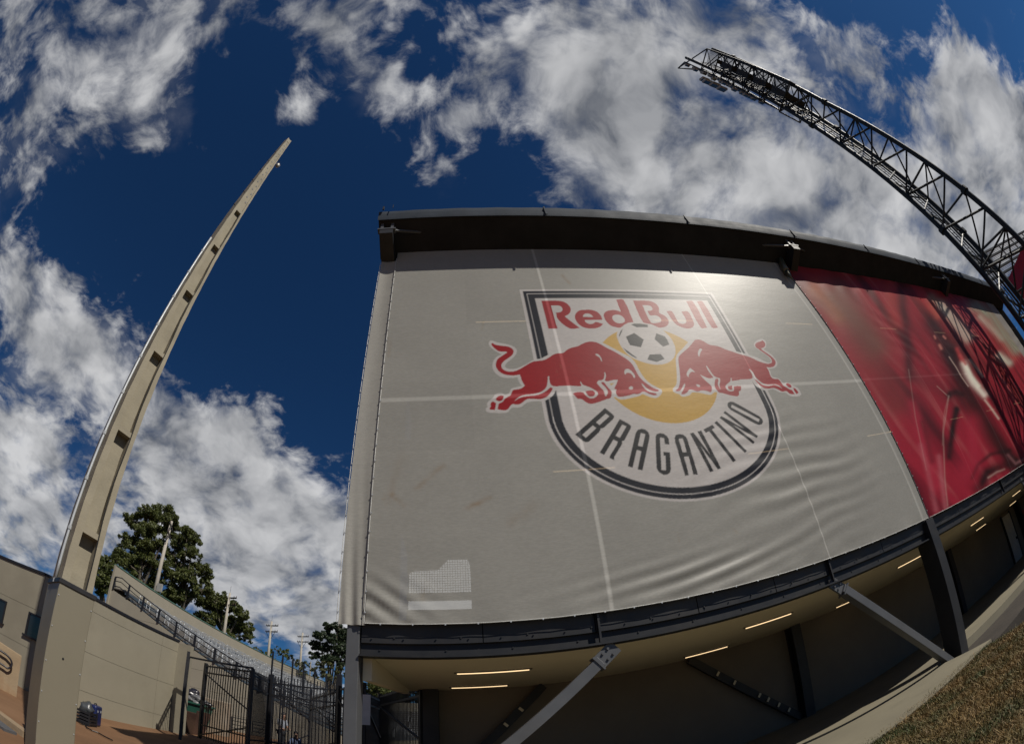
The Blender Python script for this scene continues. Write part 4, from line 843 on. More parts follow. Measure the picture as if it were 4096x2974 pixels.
def plate(a, b, c, d, t=.04):
    a, b, c, d = map(Vector, (a, b, c, d)); n = (b - a).cross(d - a).normalized() * t
    return MB().add([a, b, c, d, a + n, b + n, c + n, d + n], [(0,3,2,1),(4,5,6,7),(0,1,5,4),(1,2,6,5),(2,3,7,6),(3,0,4,7)])
x, y, z = sp_.x, sp_.y, .27
plate((x-.7,y-.5,z), (x+.5,y-.5,z), (x+.7,y-.62,z+1.0), (x-1.0,y-.62,z+1.0)).build('side_plate', RUST, sk); plate((x-.7,y+.5,z), (x+.5,y+.5,z), (x+.7,y+.6,z+1.0), (x-1.0,y+.6,z+1.0)).build('side_plate', RUST, sk)
plate((x+.5,y-.5,z), (x+.5,y+.5,z), (x+.72,y+.6,z+1.15), (x+.72,y-.62,z+1.15)).build('end_plate', RUST, sk); plate((x-.7,y-.5,z), (x-.7,y+.5,z), (x-1.0,y+.6,z+1.0), (x-1.0,y-.62,z+1.0)).build('end_plate', RUST, sk)
MB().box((x-.7, y-.5, z), (x+.5, y+.5, z+.05)).build('floor_plate', RUST, sk)
cp_ = adist(cw([(420, 1385)])[0], 27.0); CB = mat('brown_concrete_block', (.24, .19, .14), .95, 0, .2, 2, .4, 10, dirt=(.33, .29, .24), damt=.6)
blk = MB().obox((cp_.x, cp_.y, .25 + 1.0), (1.15, .1, 0), (-.1, .5, 0), (0, 0, 1.0)).build('concrete_block', CB, None, bevel=.05)
tag(blk, 'large brown stained concrete block standing behind the open gate leaf', 'block')
# ------------------------------------------------------------------ black steel gates and fence
GZ = .27; GTOP = EYE + 1.93
def post_at(p, top=GTOP):
    d = rays([p])[0]; L = (top - EYE) / (d[2] / math.hypot(d[0], d[1])); q = at_dist([p], L)[0]; return Vector((q[0], q[1], 0))
def leaf(name, P, Q, z0, z1, label, nb=None, brace_=True, over=0.0, pw=.11, group=None, pitch=.125, bw=.012):
    """gate leaf: two posts, rails, vertical bars, diagonal"""
    P = Vector((P[0], P[1], 0)); Q = Vector((Q[0], Q[1], 0)); d = Q - P; L = d.length; d.normalize(); n = Vector((d.y, -d.x, 0))
    o = empty(name, (P.x, P.y, z0)); tag(o, label, 'gate' if 'gate' in name else 'fence', group)
    for a in (P, Q): MB().obox(a + Vector((0, 0, (z0 + z1) / 2)), d * pw / 2, n * pw / 2, (0, 0, (z1 - z0) / 2)).build('post', BLACK, o)
    rails_ = [z1 - .12 - over, z1 - .40 - over, z0 + .62, z0 + .14] if not over else [z1 - over, z1 - over - .5, z0 + .5, z0 + .14]
    for z in rails_: MB().bar(P + Vector((0, 0, z)), Q + Vector((0, 0, z)), .05, .06).build('rail', BLACK, o)
    nb = nb or int(L / pitch); proto = None
    for i in range(1, nb):
        c = P + d * (L * i / nb)
        if proto is None:
            proto = MB().obox(c + Vector((0, 0, (z0 + z1) / 2)), d * bw, n * bw, (0, 0, (z1 - z0) / 2 - .06)).build('bar', BLACK, o); base = c
        else:
            b = proto.copy(); COL.objects.link(b); b.parent = o; b.location = proto.location + (c - base)
    if brace_:
        MB().bar(P + Vector((0, 0, z1 - .40)) + n * .04, Q + Vector((0, 0, z0 + .5 * (z1 - z0))) + n * .04, .04, .05).build('diagonal', BLACK, o)
        MB().bar(P + Vector((0, 0, z0 + .16)) + n * .04, Q + Vector((0, 0, z0 + .30 * (z1 - z0))) + n * .04, .04, .05).build('diagonal', BLACK, o)
    return o
PA = post_at(cw([(405, 545)])[0]); PB = post_at(cw([(1015, 610)])[0], EYE + 1.95); PC = post_at(cw([(1235, 720)])[0]); PD = post_at(cw([(1765, 905)])[0]); PE = post_at(cw([(2120, 840)])[0], EYE + 1.7)
PZ = at_dist([cw([(180, 395)])[0]], 17.6)[0]; PY = at_dist([cw([(190, 400)])[0]], 19.6)[0]
o = leaf('steel_gate', PZ, PY, .2, EYE + .1105 * 17.6, 'dark gate leaf folded edge-on against the end of the cream wall', nb=8, brace_=False)
g = leaf('steel_gate', PA, PB, GZ, GTOP, 'open black barred gate leaf with one long diagonal in front of the concrete block', pitch=.145, bw=.014)
MB().obox(PA + (PB - PA).normalized() * .12 + Vector((0, 0, GZ + 1.55)), (.05, 0, 0), (0, .03, 0), (0, 0, .09)).build('lock', BLACK, g)
MB().bar(PZ_ := Vector((PY[0], PY[1], GTOP + .02)), PB + Vector((0, 0, GTOP + .02)), .07, .07).build('overhead_rail', BLACK, g)
leaf('steel_fence', PB, PC, GZ, GTOP, 'black barred fence panel turned away beside the long-diagonal gate', pitch=.10, brace_=False, over=.25)
leaf('steel_gate', PC, PD, GZ, GTOP + .1, 'black barred gate leaf in front of the standing person', pitch=.13, over=0.35)
leaf('steel_fence', PD, PE, GZ, EYE + 1.7, 'black barred fence panel between the person and the grey corner column', pitch=.22, brace_=True, over=.2)
PF = at_dist([cw([(2140, 690)])[0]], 14.5)[0]; PG = at_dist([(1455, 2780)], 13.0)[0]; PH = at_dist([(1520, 2790)], 15.5)[0]; PI = (-.93, 11.1)
leaf('steel_gate', PF, PG, 0.05, EYE + .1 * 14.5, 'black barred gate standing right behind the grey corner column', pitch=.15, brace_=True)
leaf('steel_gate', PG, PH, 0.05, EYE + .098 * 13, 'black barred gate under the left end of the ceiling', pitch=.13, brace_=True)
leaf('steel_fence', PH, PI, 0.05, EYE + .09 * 15.5, 'short black barred fence below the end beam', pitch=.13, brace_=True)
QA = at_dist([cw([(1262, 740)])[0]], 19.4)[0]; QB = at_dist([cw([(2105, 890)])[0]], 18.6)[0]
lf = leaf('steel_fence', QA, QB, GZ, EYE + 2.02, 'long black fence of pointed bars in front of the two people', pitch=.125, brace_=False, over=.36, bw=.016)
tp = at_dist([cw([(2135, 690)])[0]], 18.4)[0]; MB().box((tp[0] - .09, tp[1] - .09, GZ), (tp[0] + .09, tp[1] + .09, tp[2])).build('tall_post', BLACK, lf)
sg = on_y(c2([(268, 1060)]), PG[1] - .25)[0]
tag(MB().obox((sg[0], sg[1], sg[2]), (.10, 0, 0), (0, .008, 0), (0, 0, .42)).build('notice_board', mat('white_board', (.62, .62, .63), .5), None), 'blank white upright notice board on the gate by the corner column', 'sign')
# crowd rails behind the gates, two short runs
def crowd_rail(P, Q, label):
    P, Q = Vector(P), Vector(Q); o = empty('crowd_rail', P); tag(o, label, 'barrier'); d = (Q - P); L = d.length; d.normalize()
    for z in (.35, .62, .9, 1.15): MB().tube([P + Vector((0, 0, z)), Q + Vector((0, 0, z))], .03, 6).build('rail', STEEL, o)
    for i in range(int(L / 2) + 1): MB().bar(P + d * 2 * i, P + d * 2 * i + Vector((0, 0, 1.2)), .07, .07, (1, 0, 0)).build('post', STEEL, o)
a = adist(cw([(400, 1320)])[0], 34); b = adist(cw([(980, 1420)])[0], 36)
crowd_rail((a.x, a.y, .3), (b.x, b.y, .3), 'low dark crowd rail seen through the long-diagonal gate')
a = adist(cw([(1000, 1400)])[0], 37); b = adist(cw([(2050, 1500)])[0], 42)
crowd_rail((a.x, a.y, .3), (b.x, b.y, .3), 'long dark crowd rail behind the two people')

# ------------------------------------------------------------------ bleacher stand behind
bs = Vector((.0437, .999, 0)); bt = Vector((.999, -.0437, 0)); BO = Vector((-31.9, 36, 0))
def B(s, t, z): return BO + bs * s + bt * t + Vector((0, 0, z))
LEN = 70.0; NR = 28; RUN = .85; RISE = .34; ZTOPR = EYE + 9.0
bl = empty('bleacher_stand', B(0, 12, 0)); tag(bl, 'long open bleacher stand of concrete steps with silver rails and a pale rear parapet', 'bleacher')
def step_z(t): return ZTOPR if t < .9 else ZTOPR - RISE * (int((t - .9) / RUN) + 1)
for r in range(NR):
    t0 = .9 + r * RUN if r else 0; t1 = .9 + (r + 1) * RUN; z = ZTOPR - RISE * (r + (1 if r else 0)) if r else ZTOPR
    zb = z - RISE - .35
    MB().add([B(.05, t0, z - .12), B(LEN, t0, z - .12), B(LEN, t1, z - .12), B(.05, t1, z - .12), B(.05, t0, z), B(LEN, t0, z), B(LEN, t1, z), B(.05, t1, z)], [(0,3,2,1),(4,5,6,7),(0,1,5,4),(1,2,6,5),(2,3,7,6),(3,0,4,7)]).build('step', SEATST, bl)
    MB().add([B(.05, t1 - .06, z - .12 - RISE), B(LEN, t1 - .06, z - .12 - RISE), B(LEN, t1 - .004, z - .12 - RISE), B(.05, t1 - .004, z - .12 - RISE), B(.05, t1 - .06, z - .121), B(LEN, t1 - .06, z - .121), B(LEN, t1 - .004, z - .121), B(.05, t1 - .004, z - .121)], [(0,3,2,1),(4,5,6,7),(0,1,5,4),(1,2,6,5),(2,3,7,6),(3,0,4,7)]).build('riser', mat('dark_riser_steel', (.05, .07, .09), .5), bl)
# side wall with panel joints, following the steps
TW = .9 + NR * RUN; zend = ZTOPR - RISE * NR - .3
cuts = [0, 3.5, 7.0, 10.5, 14, 17.5, 21, TW]; SIDE = mat('pale_side_panel', (.28, .255, .20), .7, 0, .05, .6, .05, 15, dirt=(.3, .27, .2), damt=.25)
def ztop(t): return ZTOPR - .22 - max(0, (t - .9)) * RISE / RUN - .05
for a, b in zip(cuts[:-1], cuts[1:]):
    zz_ = [-.2, 1.6, 3.2, 4.8, 6.4, 8.0, 12]
    for z0, z1 in zip(zz_[:-1], zz_[1:]):
        # polygon of this panel clipped by the sloping top
        pts = [(a + .008, z0), (b - .008, z0)]
        ta, tb = min(z1 - .012, ztop(a)), min(z1 - .012, ztop(b))
        if ta <= z0 + .02: continue
        poly = [(a + .008, z0 + .006)]
        if tb > z0 + .02: poly += [(b - .008, z0 + .006), (b - .008, tb)]
        else:
            tc = .9 + (ZTOPR - .27 - z0) * RUN / RISE; poly += [(min(tc, b), z0 + .006)]
        if ztop(a) > z1 > ztop(b):
            tc = .9 + (ZTOPR - .27 - z1) * RUN / RISE; poly += [(min(max(tc, a + .01), b - .01), z1 - .012)]
        poly += [(a + .008, ta)]
        vs = [B(-.10, t, z) for t, z in poly] + [B(.04, t, z) for t, z in poly]; n = len(poly)
        MB().add(vs, [tuple(range(n)), tuple(range(2*n-1, n-1, -1))] + [(i, i+n, (i+1) % n + n, (i+1) % n) for i in range(n)]).build('side_panel', SIDE, bl)
MB().add([B(-.1, TW - .1, -.2), B(LEN, TW - .1, -.2), B(LEN, TW + .1, -.2), B(-.1, TW + .1, -.2), B(-.1, TW - .1, zend + .2), B(LEN, TW - .1, zend + .2), B(LEN, TW + .1, zend + .2), B(-.1, TW + .1, zend + .2)], [(0,3,2,1),(4,5,6,7),(0,1,5,4),(1,2,6,5),(2,3,7,6),(3,0,4,7)]).build('front_wall', SIDE, bl)
# rear parapet in panels with a green cap
PZT = EYE + 11.2
for i in range(14):
    s0, s1 = -.3 + i * 5.02, -.3 + (i + 1) * 5.02 - .02
    MB().add([B(s0, -.25, 0), B(s1, -.25, 0), B(s1, -.02, 0), B(s0, -.02, 0), B(s0, -.25, PZT), B(s1, -.25, PZT), B(s1, -.02, PZT), B(s0, -.02, PZT)], [(0,3,2,1),(4,5,6,7),(0,1,5,4),(1,2,6,5),(2,3,7,6),(3,0,4,7)]).build('parapet_panel', SIDE, bl)
MB().bar(B(-.3, -.13, PZT + .04), B(LEN, -.13, PZT + .04), .34, .09).build('parapet_cap', GREENC, bl)
# tubular seat rails: one bent frame, repeated
L_ = 5.4; m = MB()
def bent(m, s0, s1, t, h, r=.035):
    k = .12; P = [B(s0, t, 0), B(s0, t, h - k), B(s0 + k * .3, t, h - k * .3), B(s0 + k, t, h), B(s1 - k, t, h), B(s1 - k * .3, t, h - k * .3), B(s1, t, h - k), B(s1, t, 0)]
    m.tube(P, r, 6)
bent(m, 0, L_, 0, .92)
for i in (1, 2): m.tube([B(L_ * i / 3, 0, 0), B(L_ * i / 3, 0, .90)], .028, 6)
m.tube([B(.05, 0, .50), B(L_ - .05, 0, .50)], .022, 6)
rail0 = m.build('seat_rail', ZINC, bl); first = True; cnt = 0
for r in range(1, NR - 1):
    for k in range(11):
        s = 1.6 + k * 6.15 + (r % 3) * .25; t = .9 + r * RUN + .38; z = ZTOPR - RISE * (r + 1)
        off = bs * s + bt * t + Vector((0, 0, z))
        if r >= 20 and k > 6: continue
        o = rail0 if first else rail0.copy()
        if not first: COL.objects.link(o); o.parent = bl
        o.location = off; first = False; cnt += 1
# black handrail down the near side
hp = [(0.1, ZTOPR + 1.05), (1.0, ZTOPR + 1.05)] + [(t, ZTOPR + 1.05 - (t - .9) * RISE / RUN) for t in (3, 6, 9, 12, 15, 18, 21, 24)]
for dz, w in ((0, .09), (-.42, .07), (-.95, .10)):
    for (t0, z0), (t1, z1) in zip(hp[:-1], hp[1:]): MB().bar(B(-.12, t0, z0 + dz), B(-.12, t1, z1 + dz), .07, w).build('handrail', BLACK, bl)
for i in range(12):
    t = .15 + i * 2.1; z = ZTOPR + 1.05 - max(0, t - .9) * RISE / RUN; MB().box(tuple(B(-.12, t, z - 1.35) - Vector((.09, .05, 0))), tuple(B(-.12, t, z) + Vector((.09, .05, 0)))).build('handrail_post', BLACK, bl)

# far terrace closing the ground behind the gates
ft = empty('far_terrace', (-6, 84, 0)); tag(ft, 'distant low terrace with silver rails closing the far end of the ground', 'bleacher')
for r in range(14):
    MB().box((-27, 78 + r * .9, 0), (14, 78.9 + r * .9 - .004, 1.0 + r * .42)).build('step', SEATST, ft)
MB().box((-27, 90.61, 0), (14, 90.9, 8.2)).build('rear_wall', SIDE, ft)
for r in range(13):
    for k in range(7):
        x = -26 + k * 5.7; z = 1.0 + r * .42
        if r == 0 and k == 0:
            fr0 = MB().tube([(x, 78.5, z), (x, 78.5, z + .95), (x + 5.2, 78.5, z + .95), (x + 5.2, 78.5, z)], .04, 5).build('seat_rail', ZINC, ft)
        else:
            o = fr0.copy(); COL.objects.link(o); o.parent = ft; o.location = Vector((k * 5.7, r * .9, r * .42))
# net posts along the far touchline fence
nf = empty('net_fence', adist(cw([(1275, 600)])[0], 60)); nf.location.z = .3; tag(nf, 'tall dark net fence with steel posts beyond the bleacher rails', 'fence')
pts = []
for (x, yt) in ((1275, 390), (1402, 440), (1532, 490), (1672, 560), (1817, 625), (1962, 690), (2110, 750)):
    L = 40 + (x - 1275) * .008; q = at_dist([cw([(x, yt)])[0]], L)[0]; pts.append(q)
    MB().box((q[0] - .06, q[1] - .06, .2), (q[0] + .06, q[1] + .06, q[2])).build('post', BLACK, nf)
WIRE = mat('dark_net_wire', (.02, .022, .02), .7)
for k in range(9):
    m = MB(); m.tube([(q[0], q[1], q[2] - .1 - k * .22) for q in pts], .012, 4); m.build('wire', WIRE, nf)

# ------------------------------------------------------------------ people behind the gate
SKIN = mat('skin', (.20, .11, .075), .55); HAIR = mat('dark_hair', (.012, .010, .009), .6)
def skinned(name, V, E, RAD, m, parent, root=0):
    me = bpy.data.meshes.new(name); o0 = origin_of(parent); me.from_pydata([tuple(Vector(v) - o0) for v in V], E, []); me.materials.append(m)
    o = bpy.data.objects.new(name, me); COL.objects.link(o); o.parent = parent
    bpy.context.view_layer.objects.active = o
    md = o.modifiers.new('skin', 'SKIN'); md.use_smooth_shade = True
    for i, r in enumerate(RAD): me.skin_vertices[0].data[i].radius = (r, r) if not isinstance(r, tuple) else r
    me.skin_vertices[0].data[root].use_root = True
    s = o.modifiers.new('sub', 'SUBSURF'); s.levels = 1; s.render_levels = 2
    return o
def person(base, ang, label, shirt, trousers, bend=0.0, H=1.72):
    f = Vector((math.cos(ang), math.sin(ang), 0)); sd_ = Vector((-f.y, f.x, 0)); b = Vector(base)
    k = H / 1.72
    def Q(fw, si, z): return b + (f * fw + sd_ * si + Vector((0, 0, z))) * k
    o = empty('person', b); tag(o, label, 'person')
    hip = .92; sh = 1.42; fw = bend
    V = [Q(0,0,hip), Q(fw*.3,0,1.15), Q(fw*.8,0,1.36), Q(fw*1.0,0,1.47), Q(fw*1.15+.02,0,1.60), Q(fw*1.2+.02,0,1.70),
         Q(fw*.8,.17,1.39), Q(fw*.8+.05,.23,1.14), Q(fw*.8+.24,.16,1.02), Q(fw*.8+.32,.13,1.01),
         Q(fw*.8,-.17,1.39), Q(fw*.8+.02,-.24,1.13), Q(fw*.8+.22,-.17,1.00), Q(fw*.8+.30,-.14,1.0),
         Q(0,.09,.86), Q(.04,.10,.48), Q(0,.11,.08), Q(.15,.12,.04), Q(0,-.09,.86), Q(.05,-.10,.48), Q(-.04,-.11,.08), Q(.11,-.12,.04)]
    E = [(0,1),(1,2),(2,3),(3,4),(4,5),(2,6),(6,7),(7,8),(8,9),(2,10),(10,11),(11,12),(12,13),(0,14),(14,15),(15,16),(16,17),(0,18),(18,19),(19,20),(20,21)]
    RD = [.13,.13,.14,.055,(.085,.10),.075,.06,.045,.036,.03,.06,.045,.036,.03,.09,.062,.045,.04,.09,.062,.045,.04]
    skinned('body', V, E, [tuple(x * k for x in r) if isinstance(r, tuple) else r * k for r in RD], SKIN, o)
    ids = [0,1,2,6,7,10,11]; mp = {i: j for j, i in enumerate(ids)}; Es = [(mp[a], mp[c]) for a, c in E if a in mp and c in mp]
    skinned('shirt', [V[i] for i in ids], Es, [.155*k,.155*k,.165*k,.085*k,.068*k,.085*k,.068*k], shirt, o)
    ids = [0,14,15,16,18,19,20]; mp = {i: j for j, i in enumerate(ids)}; Es = [(mp[a], mp[c]) for a, c in E if a in mp and c in mp]
    skinned('trousers', [V[i] for i in ids], Es, [.15*k,.105*k,.08*k,.065*k,.105*k,.08*k,.065*k], trousers, o)
    lump('hair', Q(fw*1.2 - .01, 0, 1.69), .10 * k, HAIR, o, 3, (1.0, .9, .9), .08)
    return o
pp = at_dist([cw([(1390, 1200)])[0]], 21.2)[0]
person((pp[0], pp[1], pp[2] - 1.70), math.radians(-20), 'standing person in a pale shirt and dark trousers behind the gate', mat('pale_shirt', (.20, .215, .25), .8), mat('dark_trousers', (.015, .016, .02), .8), .06)
pp = at_dist([cw([(1560, 1445)])[0]], 20.2)[0]
person((pp[0], pp[1], pp[2] - 1.66), math.radians(-60), 'person with dark hair and blue-grey shirt in front of the standing one', mat('blue_grey_shirt', (.10, .13, .22), .8), mat('dark_trousers', (.015, .016, .02), .8), .10, 1.68)
# ------------------------------------------------------------------ raised street behind the bleacher with poles and trees
m = MB().add([B(-6, -2, -1), B(200, -2, -1), B(200, -160, -1), B(-6, -160, -1), B(-6, -2, 8.5), B(200, -2, 8.5), B(200, -160, 10), B(-6, -160, 10)], [(0,3,2,1),(4,5,6,7),(0,1,5,4),(1,2,6,5),(2,3,7,6),(3,0,4,7)])
tag(m.build('hillside', mat('far_bank_grass', (.05, .065, .025), .95, 0, .3, .3)), kind='structure')
POLE = mat('pale_pole_concrete', (.36, .33, .28), .9, 0, .1, 2)
def utility_pole(ptop, L, label, box=False, h=13.5, k=1.0):
    q = at_dist([ptop], L)[0]; zt = q[2]; zb = zt - h; x, y = q[0], q[1]
    o = empty('utility_pole', (x, y, zb)); tag(o, label, 'pole', 'utility poles along the raised street')
    MB().tube([(x, y, zb), (x, y, zt - .2)], [.30 * k, .17 * k], 10).build('shaft', POLE, o, smooth=True)
    d = Vector((-.45, .89, 0)) if box else Vector((.93, -.36, 0))
    for dz, ll in ((1.0, 1.35), (2.1, 1.35)):
        for s in (-.16, .16): MB().bar(Vector((x, y, zt - dz)) - d * ll + Vector((.15, s, 0)), Vector((x, y, zt - dz)) + d * ll + Vector((.15, s, 0)), .08, .12).build('cross_arm', BLACK if not box else STEEL, o)
        for s in (-1, -.6, .6, 1): MB().tube([Vector((x, y, zt - dz)) + d * ll * s + Vector((.15, 0, .05)), Vector((x, y, zt - dz)) + d * ll * s + Vector((.15, 0, .32))], [.06, .04], 6).build('insulator', mat('brown_insulator', (.10, .06, .04), .3), o)
    for s in (-1, 1): MB().bar(Vector((x, y, zt - 2.1)) + d * 1.1 * s, (x, y, zt - 3.6), .05, .05).build('stay', STEEL, o)
    MB().tube([(x, y, zt - .2), (x, y, zt + .9)], .02, 4).build('spike', STEEL, o)
    if box: MB().box((x + .35, y - .35, zb + 4.1), (x + 1.05, y - .1, zb + 5.1)).build('meter_box', PLATE, o)
utility_pole(c1([(1115, 155)])[0], 57, 'tall pale utility pole with grey box standing before the big tree', True, 13.5)
utility_pole(c1([(1492, 620)])[0], 71, 'pale utility pole with crossarms over the lower right trees', h=11)
utility_pole(c1([(1762, 805)])[0], 84, 'pale utility pole with crossarms against open sky before the round tree', h=11)
utility_pole(c1([(1962, 880)])[0], 96, 'slender utility pole with crossarms just left of the dark pine', h=12)
q = at_dist([cw([(1760, 525)])[0]], 110)[0]; tag(MB().tube([(q[0], q[1], 3), (q[0], q[1], q[2])], [.2, .15], 8).build('utility_pole', POLE), 'short bare pole standing in the shrubs left of the pine', 'pole')

# trees: limbs and many leaf-sized faces in clumps
def leaf_mat(name, c0, c1_, tr=.25):
    m = bpy.data.materials.new(name); m.use_nodes = True; t = NT(m.node_tree); b = t.n['Principled BSDF']
    rnd = t.new('ShaderNodeNewGeometry').outputs['Random Per Island']; co = t.new('ShaderNodeTexCoord').outputs['Object']
    c = t.mix(t.math('ADD', t.math('MULTIPLY', rnd, .6), t.math('MULTIPLY', t.noise(co, .5, 3), .5)), c0 + (1,), c1_ + (1,)); t.put(b.inputs['Base Color'], c); b.inputs['Roughness'].default_value = .55
    tl = t.new('ShaderNodeBsdfTranslucent'); t.put(tl.inputs[0], c); ms = t.new('ShaderNodeMixShader'); ms.inputs[0].default_value = tr
    t.l.new(b.outputs[0], ms.inputs[1]); t.l.new(tl.outputs[0], ms.inputs[2]); t.l.new(ms.outputs[0], t.n['Material Output'].inputs[0]); return m
LEAF = [leaf_mat('broad_leaf', (.028, .048, .012), (.15, .165, .045), .35), leaf_mat('pine_needle', (.010, .024, .010), (.040, .062, .024)), leaf_mat('shrub_leaf', (.03, .042, .012), (.11, .11, .035))]
def leaves(name, clumps, m, parent, size, per, seed):
    rg = np.random.default_rng(seed); C = []; 
    for (c, r) in clumps:
        n = int(per * r * r); u = rg.normal(size=(n, 3)); u /= np.linalg.norm(u, axis=1, keepdims=True); rad = r * rg.uniform(.1, 1.25, n) ** .7
        C.append(np.asarray(c) + u * rad[:, None] * np.array([1, 1, .75]))
    C = np.concatenate(C); n = len(C); a = rg.normal(size=(n, 3)); a /= np.linalg.norm(a, axis=1, keepdims=True); b = np.cross(a, rg.normal(size=(n, 3))); b /= np.linalg.norm(b, axis=1, keepdims=True); s = size * rg.uniform(.6, 1.4, (n, 1))
    V = np.stack([C - a * s, C + b * s * .5, C + a * s, C - b * s * .5], 1).astype(np.float32); o0 = np.array(origin_of(parent), np.float32); V -= o0
    me = bpy.data.meshes.new(name); me.vertices.add(4 * n); me.vertices.foreach_set('co', V.ravel()); me.loops.add(4 * n); me.loops.foreach_set('vertex_index', np.arange(4 * n, dtype=np.int32)); me.polygons.add(n)
    me.polygons.foreach_set('loop_start', np.arange(0, 4 * n, 4, dtype=np.int32)); me.polygons.foreach_set('loop_total', np.full(n, 4, np.int32)); me.update(); me.validate(); me.materials.append(m)
    o = bpy.data.objects.new(name, me); COL.objects.link(o); o.parent = parent; o['kind'] = 'stuff'; return o
def tree(name, base, blobs, label, kind, seed, size=.17, per=560, sub=22, trunk_r=.45, group=None):
    """blobs: (centre, radius) of the main crown masses; each is broken into smaller clumps with gaps"""
    rg = np.random.default_rng(seed); base = Vector(base); o = empty(name, base); tag(o, label, 'tree', group); cl_ = []; br = MB()
    top = max(b[0][2] for b in blobs); tc = np.mean([b[0] for b in blobs], 0); mid = Vector((tc[0], tc[1], base.z + (top - base.z) * .45))
    br.tube([base, base.lerp(mid, .5) + Vector((.2, .1, 0)), mid], [trunk_r, trunk_r * .8, trunk_r * .6], 8)
    for (c, r) in blobs:
        c = np.array(c); cv = Vector(c); k0 = base.lerp(mid, rg.uniform(.55, 1.0))
        br.tube([k0, k0.lerp(cv, .5) + Vector((0, 0, -.12 * r)), cv], [trunk_r * .45, trunk_r * .3, trunk_r * .12], 6)
        for i in range(sub):
            u = rg.normal(size=3); u /= np.linalg.norm(u); p = c + u * r * rg.uniform(.35, 1.08) * np.array([1, 1, .85]); cl_.append((p, r * rg.uniform(.16, .40)))
            br.tube([cv, Vector(p)], [trunk_r * .13, trunk_r * .04], 4)
    br.build('trunk', BARK, o); leaves('crown', cl_, LEAF[kind], o, size, per, seed); return o
def blob(p, L, rpx):  # crown mass: pixel centre, distance and radius in native pixels
    q = at_dist([p], L)[0]; d = np.linalg.norm(q - [0, 0, EYE]); return (q, rpx / FPX * d)
def masses(cr, L, lst, dl=2.0, seed=0):
    rg = np.random.default_rng(seed); return [blob(cr([(x, y)])[0], L + rg.uniform(-dl, dl), r * .6173) for x, y, r in lst]
def gb(p, L, z): q = at_dist([c1([p])[0]], L)[0]; return (q[0], q[1], z)
tree('broadleaf_tree', gb((960, 640), 66, 9), masses(c1, 66, [(960,110,80),(1050,120,85),(1120,150,60),(880,170,75),(950,230,80),(1080,230,80),(830,300,75),(920,340,90),(1020,330,80),(800,400,80),(900,450,95),(1010,450,85),(860,560,90),(960,580,80)], 2.5, 1),
     'tallest dense broadleaf tree with a two-part crown behind the parapet', 0, 11, group='broadleaf trees behind the bleacher')
tree('broadleaf_tree', gb((1200, 760), 70, 9), masses(c1, 70, [(1215,235,60),(1260,280,50),(1170,310,75),(1240,370,65),(1130,380,75),(1180,460,85),(1110,520,85),(1230,520,75),(1290,470,60),(1330,520,60),(1200,620,90),(1310,610,75),(1120,640,80),(1350,580,45)], 2.5, 2),
     'broad green tree leaning right beside the tallest tree', 0, 12, group='broadleaf trees behind the bleacher')
tree('broadleaf_tree', gb((1420, 900), 74, 9), masses(c1, 74, [(1390,670,65),(1440,690,70),(1350,720,75),(1500,720,60),(1560,760,60),(1430,790,80),(1540,830,75),(1600,850,50),(1610,920,40),(1340,790,65),(1520,900,60)], 2.5, 3),
     'low rounded broadleaf tree sloping down behind the second pole', 0, 13, group='broadleaf trees behind the bleacher')
tree('broadleaf_tree', gb((680, 640), 60, 9), masses(c1, 60, [(660,430,50),(700,470,60),(740,420,55),(640,520,60),(720,560,70),(660,600,55),(620,460,40)], 2, 4),
     'dark broadleaf tree showing between the concrete mast and the bleacher', 0, 14, group='broadleaf trees behind the bleacher')
tree('umbrella_tree', gb((1790, 1100), 100, 6), masses(c1, 100, [(1740,1010,32),(1790,1000,36),(1840,1015,34),(1870,1040,25),(1720,1040,25)], 1.5, 5) , 'small flat-topped dark tree between two utility poles', 0, 15, size=.28, per=200, sub=7, trunk_r=.3)
tree('pine_tree', gb((2150, 1150), 88, 2), masses(c1, 88, [(2120,860,45),(2190,850,50),(2070,900,45),(2150,920,55),(2210,930,50),(2050,960,40),(2120,990,55),(2200,1010,60),(2040,1030,35),(2130,1060,50),(2225,1070,45),(2250,900,50),(2260,1000,50)], 2, 6),
     'tall dark pine with tiered branches left of the stand corner', 1, 16, size=.2, per=520, sub=20)
for k, (lst, lab) in enumerate((([(2080,1080,45),(2140,1090,45),(2190,1120,45),(2110,1140,45),(2160,1170,40)], 'olive green bush mass below the dark pine'), ([(1920,1080,35),(1970,1090,35),(2020,1110,35),(1960,1140,35),(2040,1150,35)], 'dim green bush left of the pine behind the net fence'), ([(1690,1010,22),(1660,990,20)], 'small dark shrub peeking over the parapet end'))):
    tree('bush', gb((lst[0][0], 1250), 84, 0), masses(c1, 84, lst, 2, 7 + k), lab, 2, 20 + k, size=.24, per=220, sub=7, trunk_r=.2)

for k, (x, y, h, lab) in enumerate(((-13, 101, 18, 'round green tree behind the left end of the far terrace'), (-7.5, 99, 17, 'round green tree behind the middle of the far terrace, seen past the corner column'), (-1, 102, 16, 'round green tree behind the far terrace, seen below the end beam'), (-18.5, 98, 19, 'tall round green tree beyond the fences left of the far terrace trees'))):
    rg = np.random.default_rng(70 + k); bl_ = [(np.array([x + rg.uniform(-2.6, 2.6), y + rg.uniform(-2, 2), h * rg.uniform(.50, .88)]), rg.uniform(1.5, 2.4)) for i in range(12)]
    tree('broadleaf_tree', (x, y, 0), bl_, lab, 0, 80 + k, size=.26, per=200, sub=14)
